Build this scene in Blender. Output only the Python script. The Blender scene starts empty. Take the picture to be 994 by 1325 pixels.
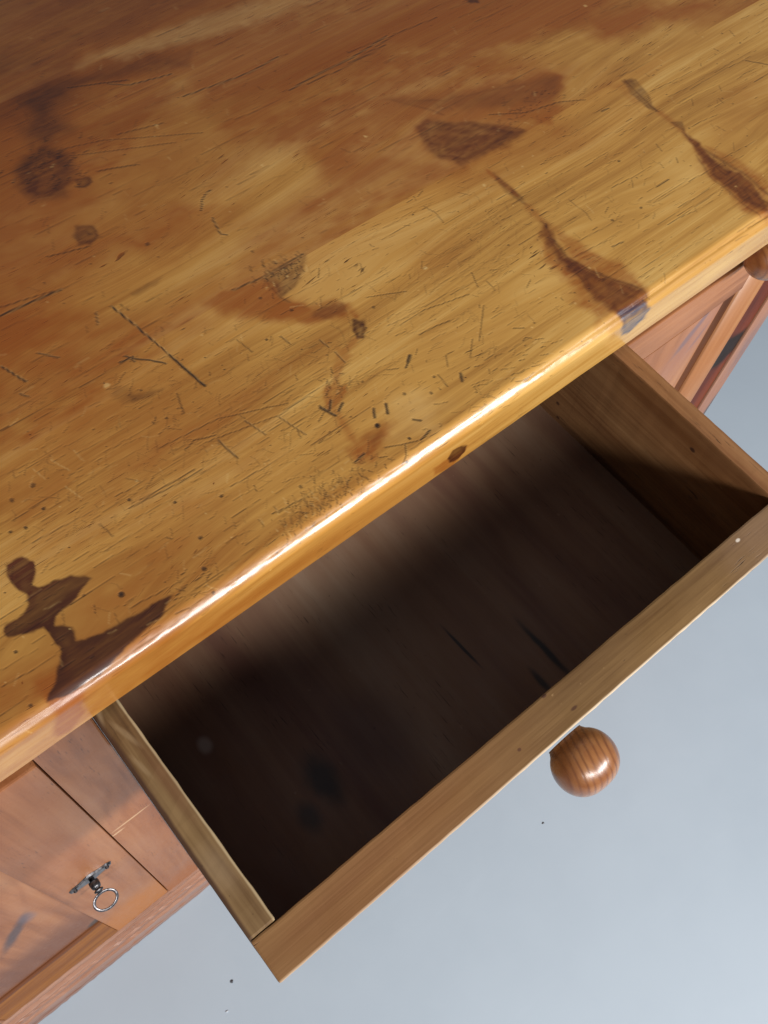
import bpy, bmesh, math, random
import numpy as np
from mathutils import Matrix, Vector, Euler

# ------------------------------------------------------------------ camera, light, exposure
S = bpy.context.scene
COL = S.collection
FLOOR_TO_TOP = 0.78          # height of the desk top above the floor, metres
cam_d = bpy.data.cameras.new('camera'); cam = bpy.data.objects.new('camera', cam_d); COL.objects.link(cam)
Rm = [[0.7689512393145205, -0.6357277610698118, 0.06755890290574251],
      [-0.5387779857716103, -0.7012921437832242, -0.46680575308774425],
      [0.34413990411538997, 0.32255161272747335, -0.8817755856919356]]
M = Matrix.Identity(4)
for i in range(3):
    M[i][0] = Rm[0][i]; M[i][1] = -Rm[1][i]; M[i][2] = -Rm[2][i]
M[0][3], M[1][3], M[2][3] = 0.000457, -0.183283, 0.465921 + FLOOR_TO_TOP
cam.matrix_world = M
cam_d.sensor_fit = 'VERTICAL'; cam_d.sensor_height = 24; cam_d.lens = 1258.03 / 1325 * 24
cam_d.clip_start = 0.02; cam_d.clip_end = 60
S.camera = cam

w = bpy.data.worlds.new('World'); S.world = w; w.use_nodes = True
bg = w.node_tree.nodes['Background']; bg.inputs[0].default_value = (0.80, 0.86, 1.0, 1); bg.inputs[1].default_value = 0.18

def area(name, loc, target, sx, sy, power, color):
    d = bpy.data.lights.new(name, 'AREA'); d.shape = 'RECTANGLE'; d.size = sx; d.size_y = sy
    d.energy = power; d.color = color
    ob = bpy.data.objects.new(name, d); COL.objects.link(ob); ob.location = loc
    ob.rotation_euler = (Vector(target) - Vector(loc)).to_track_quat('-Z', 'Y').to_euler()
    return ob
# daylight window in front of the desk and a little to its right
area('window_light', (0.76, -1.75, 0.98 + FLOOR_TO_TOP), (0.35, 0, FLOOR_TO_TOP), 1.50, 0.18, 68, (1.0, 0.985, 0.965))
area('second_window_light', (-0.76, -1.72, 1.08 + FLOOR_TO_TOP), (0.25, 0, FLOOR_TO_TOP), 1.0, 0.14, 38, (1.0, 0.985, 0.965))

S.view_settings.view_transform = 'Standard'; S.view_settings.look = 'None'
S.view_settings.exposure = 0.0; S.view_settings.gamma = 1.0
S.render.engine = 'CYCLES'

# ------------------------------------------------------------------ helpers
def link(o, parent=None):
    COL.objects.link(o)
    if parent is not None: o.parent = parent
    return o
WORLD = {}
def place(o, pos, parent=None):
    """put object o at world position pos, as a child of parent"""
    p = Vector(pos)
    WORLD[o.name] = p
    o.location = p - (WORLD[parent.name] if parent is not None else Vector((0, 0, 0)))
    link(o, parent); return o
def empty(name, pos, parent=None):
    e = bpy.data.objects.new(name, None); e.empty_display_size = 0.05
    return place(e, pos, parent)
def tag(o, label=None, cat=None, group=None, kind=None):
    if label: o['label'] = label
    if cat: o['category'] = cat
    if group: o['group'] = group
    if kind: o['kind'] = kind
    return o
def from_bm(name, bm, mat, pos, parent=None, smooth=False):
    me = bpy.data.meshes.new(name); bm.normal_update(); bm.to_mesh(me); bm.free()
    me.materials.append(mat)
    if smooth:
        for p in me.polygons: p.use_smooth = True
    return place(bpy.data.objects.new(name, me), pos, parent)
rnd = random.Random(11)
def board(name, x, y, z, mat, parent, bev=0.0015, wob=0.0):
    """a bevelled board between the given world limits (z measured from the table top plane)"""
    z = (z[0] + FLOOR_TO_TOP, z[1] + FLOOR_TO_TOP)
    c = Vector(((x[0]+x[1])/2, (y[0]+y[1])/2, (z[0]+z[1])/2))
    d = (x[1]-x[0], y[1]-y[0], z[1]-z[0])
    bm = bmesh.new(); bmesh.ops.create_cube(bm, size=1)
    for v in bm.verts: v.co = Vector((v.co.x*d[0], v.co.y*d[1], v.co.z*d[2]))
    if wob:
        ax = max(range(3), key=lambda i: d[i])
        es = [e for e in bm.edges if abs(e.verts[0].co[ax]-e.verts[1].co[ax]) > d[ax]*0.9]
        bmesh.ops.subdivide_edges(bm, edges=es, cuts=60, use_grid_fill=True)
        for v in bm.verts:
            if abs(abs(v.co[ax]) - d[ax]/2) > 1e-4:
                for k in range(3):
                    if k != ax: v.co[k] += rnd.uniform(-1, 1)*wob
    es = [e for e in bm.edges if len(e.link_faces) == 2 and e.calc_face_angle(0) > 1.0]
    bmesh.ops.bevel(bm, geom=es, offset=bev, segments=2, profile=0.6, affect='EDGES')
    return from_bm(name, bm, mat, c, parent, smooth=False)

# ------------------------------------------------------------------ materials
class NT:
    def __init__(s, name):
        s.m = bpy.data.materials.new(name); s.m.use_nodes = True
        s.t = s.m.node_tree; s.t.nodes.clear()
        s.out = s.n('ShaderNodeOutputMaterial'); s.b = s.n('ShaderNodeBsdfPrincipled')
        s.l(s.b.outputs[0], s.out.inputs[0])
    def n(s, t, **k):
        x = s.t.nodes.new(t)
        for a, v in k.items(): setattr(x, a, v)
        return x
    def l(s, a, b): s.t.links.new(a, b)
    def setin(s, sock, v):
        if hasattr(v, 'is_linked') or isinstance(v, bpy.types.NodeSocket): s.l(v, sock)
        else: sock.default_value = v
    def math(s, op, a, b=0.0, c=None, clamp=False):
        x = s.n('ShaderNodeMath', operation=op, use_clamp=clamp); s.setin(x.inputs[0], a); s.setin(x.inputs[1], b)
        if c is not None: s.setin(x.inputs[2], c)
        return x.outputs[0]
    def scale(s, v, xyz):
        x = s.n('ShaderNodeVectorMath', operation='MULTIPLY'); s.l(v, x.inputs[0]); x.inputs[1].default_value = xyz
        return x.outputs[0]
    def noise(s, v, sc, detail=3, rough=.55, dist=0.0):
        x = s.n('ShaderNodeTexNoise'); s.l(s.scale(v, sc), x.inputs['Vector']); x.inputs['Scale'].default_value = 1
        x.inputs['Detail'].default_value = detail; x.inputs['Roughness'].default_value = rough; x.inputs['Distortion'].default_value = dist
        return x.outputs[0]
    def rng(s, v, a, b, c=0.0, d=1.0, smooth=False):
        x = s.n('ShaderNodeMapRange'); x.interpolation_type = 'SMOOTHSTEP' if smooth else 'LINEAR'
        s.l(v, x.inputs[0])
        for i, q in enumerate((a, b, c, d)): x.inputs[i+1].default_value = q
        return x.outputs[0]
    def mix(s, f, a, b, mode='MIX'):
        x = s.n('ShaderNodeMix', data_type='RGBA', blend_type=mode)
        s.setin(x.inputs[0], f)
        for sock, v in ((x.inputs[6], a), (x.inputs[7], b)):
            if isinstance(v, tuple): sock.default_value = (*v, 1)
            else: s.l(v, sock)
        return x.outputs[2]
    def ramp(s, v, stops):
        x = s.n('ShaderNodeValToRGB'); s.l(v, x.inputs[0]); e = x.color_ramp.elements
        while len(e) > 1: e.remove(e[0])
        e[0].position = stops[0][0]; e[0].color = (*stops[0][1], 1)
        for p, c in stops[1:]:
            q = e.new(p); q.color = (*c, 1)
        return x.outputs[0]

def wood(name, dark, mid, light, axis='X', ring=55.0, rough=(.32, .5), coat=0.0, marks=(), attr=False, bump=.25,
         fleck=.5, spec=.5, coatr=(.20, .34), wear=None, ringc=.26, fibre=.22):
    t = NT(name)
    geo = t.n('ShaderNodeTexCoord').outputs['Object']
    oi = t.n('ShaderNodeObjectInfo')
    if attr:
        a = t.n('ShaderNodeAttribute', attribute_name='grain'); v = a.outputs['Vector']
    else:
        sp = t.n('ShaderNodeSeparateXYZ'); t.l(geo, sp.inputs[0]); cb = t.n('ShaderNodeCombineXYZ')
        order = {'X': (0, 1, 2), 'Y': (1, 0, 2), 'Z': (2, 0, 1)}[axis]
        for i, k in enumerate(order): t.l(sp.outputs[k], cb.inputs[i])
        v = cb.outputs[0]
        off = t.n('ShaderNodeVectorMath', operation='MULTIPLY_ADD')
        c1 = t.n('ShaderNodeCombineXYZ')
        for i in range(3): t.l(oi.outputs['Random'], c1.inputs[i])
        t.l(c1.outputs[0], off.inputs[0]); off.inputs[1].default_value = (7.3, 3.1, 5.7); t.l(v, off.inputs[2]); v = off.outputs[0]
    # broad tone, year rings, fibre
    broad = t.noise(v, (2.6, 13, 13), 4, .55, .4)
    warp = t.noise(v, (3.0, 9, 9), 2, .5)
    warp2 = t.noise(v, (9.0, 60, 60), 2, .5)
    sp2 = t.n('ShaderNodeSeparateXYZ'); t.l(v, sp2.inputs[0])
    yz = t.math('ADD', sp2.outputs[1], t.math('MULTIPLY', sp2.outputs[2], .35))
    ph = t.math('ADD', t.math('MULTIPLY', yz, ring*6.28), t.math('MULTIPLY', warp, 26.0))
    ph = t.math('ADD', ph, t.math('MULTIPLY', warp2, 2.5))
    rings = t.math('POWER', t.math('MULTIPLY_ADD', t.math('SINE', ph), .5, .5), 2.2)
    rmod = t.rng(t.noise(v, (4, 24, 24), 2), .38, .66, 0.12, 1, True)
    rings = t.math('MULTIPLY', rings, rmod)
    fib = t.noise(v, (14, 520, 520), 3, .6)
    fib2 = t.noise(v, (5, 150, 150), 3, .6, .2)
    f = t.rng(broad, .30, .70, 0.04, .96)
    f = t.math('SUBTRACT', f, t.math('MULTIPLY', rings, ringc))
    f = t.math('ADD', f, t.math('MULTIPLY', t.math('SUBTRACT', fib2, .5), fibre*2.2))
    f = t.math('ADD', f, t.math('MULTIPLY', t.math('SUBTRACT', fib, .5), fibre), clamp=True)
    col = t.ramp(f, [(0, dark), (.5, mid), (1, light)])
    # hue drift
    hue = t.noise(v, (1.5, 7, 7), 3)
    col = t.mix(t.rng(hue, .45, .70, 0, .45, True), col, tuple(c*k for c, k in zip(mid, (.93, .72, .52))))
    h = t.math('MULTIPLY', fib, .5)
    # resin pores: short dark dashes
    vor = t.noise(v, (70, 900, 900), 2, .5)
    pores = t.math('MULTIPLY', t.rng(vor, .63, .72, 0, 1), t.rng(t.noise(v, (9, 40, 40), 2), .48, .62, 0, 1))
    col = t.mix(t.math('MULTIPLY', pores, fleck), col, tuple(c*.28 for c in dark))
    h = t.math('SUBTRACT', h, t.math('MULTIPLY', pores, .8))
    # dents and grime: irregular small specks
    g = t.noise(v, (330, 420, 420), 2, .5); gm = t.noise(v, (22, 30, 30), 2)
    gr = t.math('MULTIPLY', t.rng(g, .70, .77, 0, 1), t.rng(gm, .50, .66, 0, 1))
    col = t.mix(t.math('MULTIPLY', gr, fleck*.9), col, tuple(c*.3 for c in dark))
    g3 = t.noise(v, (150, 190, 190), 2, .5)
    col = t.mix(t.math('MULTIPLY', t.rng(g3, .74, .80, 0, 1), .35*fleck), col, tuple(min(1, c*1.35+.03) for c in light))
    rgh = t.rng(t.noise(v, (18, 40, 40), 4, .6), .3, .7, rough[0], rough[1])
    if attr:
        m = t.n('ShaderNodeAttribute', attribute_name='marks'); ms = t.n('ShaderNodeSeparateColor'); t.l(m.outputs['Color'], ms.inputs[0])
        m2 = t.n('ShaderNodeAttribute', attribute_name='marks_two'); ms2 = t.n('ShaderNodeSeparateColor'); t.l(m2.outputs['Color'], ms2.inputs[0])
        br = t.rng(fib2, .3, .7, .8, 1.15)
        red = t.math('MULTIPLY', ms.outputs[1], br, clamp=True)
        col = t.mix(red, col, t.mix(.14, (.200, .043, .002), col))
        dk = t.math('MULTIPLY', ms.outputs[0], br, clamp=True)
        col = t.mix(dk, col, t.ramp(f, [(0, (.024, .006, .002)), (1, (.090, .022, .005))]))
        pale = ms2.outputs[1]
        col = t.mix(pale, col, (.52, .33, .12))
        col = t.mix(ms2.outputs[0], col, (.035, .035, .06))
        col = t.mix(t.math('MULTIPLY', ms.outputs[2], .97), col, (.012, .006, .004))
        h = t.math('SUBTRACT', h, t.math('MULTIPLY', ms.outputs[2], 2.6))
        rgh = t.math('ADD', rgh, t.math('MULTIPLY', ms.outputs[2], .3))
    for (ctr, rad, rot, colr, st, soft) in marks:
        mp = t.n('ShaderNodeMapping'); mp.vector_type = 'TEXTURE'
        wv = t.n('ShaderNodeVectorMath', operation='MULTIPLY_ADD')
        nz = t.n('ShaderNodeTexNoise'); nz.inputs['Scale'].default_value = 60; t.l(geo, nz.inputs['Vector'])
        sb = t.n('ShaderNodeVectorMath', operation='SUBTRACT'); t.l(nz.outputs['Color'], sb.inputs[0]); sb.inputs[1].default_value = (.5, .5, .5)
        k = min(rad)*.9
        t.l(sb.outputs[0], wv.inputs[0]); wv.inputs[1].default_value = (k, k, k); t.l(geo, wv.inputs[2])
        t.l(wv.outputs[0], mp.inputs[0]); mp.inputs[1].default_value = ctr; mp.inputs[2].default_value = rot; mp.inputs[3].default_value = rad
        ln = t.n('ShaderNodeVectorMath', operation='LENGTH'); t.l(mp.outputs[0], ln.inputs[0])
        mk = t.rng(ln.outputs['Value'], 1.0+soft, max(0.0, 1.0-soft), 0, st, True)
        col = t.mix(mk, col, colr)
    t.l(col, t.b.inputs['Base Color']); t.setin(t.b.inputs['Roughness'], rgh)
    t.b.inputs['Specular IOR Level'].default_value = spec
    if coat:
        t.b.inputs['Coat Weight'].default_value = coat
        t.l(t.rng(t.noise(v, (30, 60, 60), 4, .6), .3, .7, coatr[0], coatr[1]), t.b.inputs['Coat Roughness'])
    bp = t.n('ShaderNodeBump'); bp.inputs['Strength'].default_value = bump; bp.inputs['Distance'].default_value = .0006
    t.l(h, bp.inputs['Height']); t.l(bp.outputs[0], t.b.inputs['Normal'])
    return t.m

# ------------------------------------------------------------------ floor
def floor_material():
    t = NT('painted_floor'); v = t.n('ShaderNodeTexCoord').outputs['Object']
    a = t.noise(v, (1.6, 1.6, 1), 4, .55, .6); b = t.noise(v, (7, 7, 1), 4, .6); c = t.noise(v, (260, 260, 1), 2)
    f = t.math('ADD', t.math('MULTIPLY', a, .65), t.math('MULTIPLY', b, .35))
    col = t.ramp(f, [(.30, (.330, .384, .438)), (.52, (.345, .400, .455)), (.72, (.358, .415, .470))])
    sp = t.math('MULTIPLY', t.rng(c, .77, .80, 0, 1), t.rng(t.noise(v, (12, 12, 1), 2), .55, .7, 0, 1))
    col = t.mix(t.math('MULTIPLY', sp, .35), col, (.16, .17, .20))
    sm = t.noise(v, (3, 22, 1), 4, .6, 1.0)
    col = t.mix(t.rng(sm, .60, .80, 0, .05), col, (.56, .62, .70))
    t.l(col, t.b.inputs['Base Color'])
    t.l(t.rng(b, .3, .7, .38, .60), t.b.inputs['Roughness']); t.b.inputs['Specular IOR Level'].default_value = .4
    bp = t.n('ShaderNodeBump'); bp.inputs['Strength'].default_value = .08; bp.inputs['Distance'].default_value = .002
    t.l(b, bp.inputs['Height']); t.l(bp.outputs[0], t.b.inputs['Normal'])
    return t.m
bm = bmesh.new(); bmesh.ops.create_grid(bm, x_segments=2, y_segments=2, size=6)
tag(from_bm('floor', bm, floor_material(), (0, 0, 0)), kind='structure')

# ------------------------------------------------------------------ marks on the desk top
# closed outlines and strokes as (channel, strength, softness, outline, points); points are metres along and across the
# top, measured from the drawer's left edge and the front edge; negative values go over the rounded edge onto the face.
STRANDS=[(0, 0.7, 0.0016, [(0.4013, 0.0883), (0.3972, 0.0768), (0.3939, 0.0578), (0.398, 0.0425), (0.4048, 0.0263), (0.4123, 0.011), (0.4138, 0.0035)]), (0, 0.5, 0.002, [(0.3988, 0.0824), (0.3935, 0.0651), (0.3948, 0.0431), (0.3978, 0.0195), (0.4, 0.0031)]), (0, 0.38, 0.0014, [(0.3922, 0.0737), (0.3872, 0.0509), (0.3868, 0.0276), (0.3881, 0.0065)]), (1, 0.7, 0.003, [(0.4004, 0.0722), (0.4109, 0.0436), (0.4133, 0.0231), (0.4144, 0.0073)]), (0, 0.75, 0.0018, [(0.5412, 0.0821), (0.538, 0.064), (0.5374, 0.042), (0.5391, 0.0262), (0.541, 0.007)]), (0, 0.5, 0.0018, [(0.5425, 0.076), (0.5454, 0.0587), (0.5476, 0.0372), (0.5476, 0.0143)]), (0, 0.4, 0.0013, [(0.5337, 0.0721), (0.5264, 0.0499), (0.5262, 0.0305), (0.5273, 0.005)]), (1, 0.5, 0.003, [(0.5475, 0.0725), (0.5531, 0.0458), (0.5545, 0.02)]), (0, 0.7, 0.0018, [(0.5492, 0.1548), (0.5459, 0.1368), (0.5448, 0.1177)]), (0, 0.5, 0.0014, [(0.555, 0.1497), (0.5519, 0.1381), (0.5466, 0.124)]), (0, 0.55, 0.002, [(0.3909, 0.2032), (0.4029, 0.2014), (0.4278, 0.1849), (0.452, 0.1587)]), (0, 0.45, 0.0017, [(0.3889, 0.1995), (0.3883, 0.1824), (0.3939, 0.1646), (0.3991, 0.1575)]), (0, 0.4, 0.0015, [(0.3957, 0.1998), (0.398, 0.178), (0.4101, 0.161), (0.4244, 0.1594)]), (0, 0.35, 0.0015, [(0.4031, 0.1971), (0.4093, 0.1776), (0.424, 0.1632), (0.4398, 0.1586)]), (0, 0.45, 0.0018, [(0.4051, 0.2267), (0.4254, 0.2137), (0.4572, 0.2039), (0.4846, 0.193)]), (0, 0.35, 0.0016, [(0.3934, 0.2359), (0.4023, 0.2235), (0.4163, 0.2033)]), (1, 0.8, 0.0022, [(0.4045, 0.1463), (0.4049, 0.134), (0.4044, 0.1168)]), (0, 0.5, 0.0012, [(0.4064, 0.1377), (0.4054, 0.1241), (0.4057, 0.112)]), (1, 0.5, 0.003, [(0.4043, 0.1084), (0.4036, 0.0995), (0.4021, 0.0891)]), (1, 0.5, 0.003, [(0.5453, 0.1174), (0.5455, 0.1051), (0.5446, 0.09)]), (0, 0.55, 0.0022, [(0.1648, 0.3318), (0.1756, 0.3308), (0.1819, 0.322), (0.1815, 0.307)]), (0, 0.5, 0.0022, [(0.1575, 0.3241), (0.1602, 0.3094), (0.1699, 0.3067), (0.1763, 0.2937)]), (0, 0.4, 0.002, [(0.1545, 0.3092), (0.1553, 0.2962), (0.1649, 0.2935)]), (0, 0.45, 0.002, [(0.1727, 0.3307), (0.1695, 0.3156), (0.1605, 0.305)]), (0, 0.4, 0.003, [(0.1829, 0.3682), (0.1798, 0.3478), (0.1668, 0.3304)]), (1, 0.7, 0.0028, [(0.2322, 0.1245), (0.2417, 0.1214), (0.2515, 0.1186), (0.2546, 0.1103), (0.254, 0.1004)]), (1, 0.6, 0.0025, [(0.2459, 0.0873), (0.2355, 0.0864), (0.2248, 0.0802), (0.2143, 0.0713), (0.204, 0.0626)]), (1, 0.5, 0.003, [(0.2021, 0.0587), (0.1999, 0.0445), (0.1977, 0.0305)]), (0, 0.5, 0.001, [(0.2267, 0.1566), (0.2254, 0.1484), (0.2263, 0.1402), (0.2294, 0.1334)]), (0, 0.4, 0.0012, [(0.2358, 0.1545), (0.2344, 0.1479), (0.236, 0.1436)])]
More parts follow.
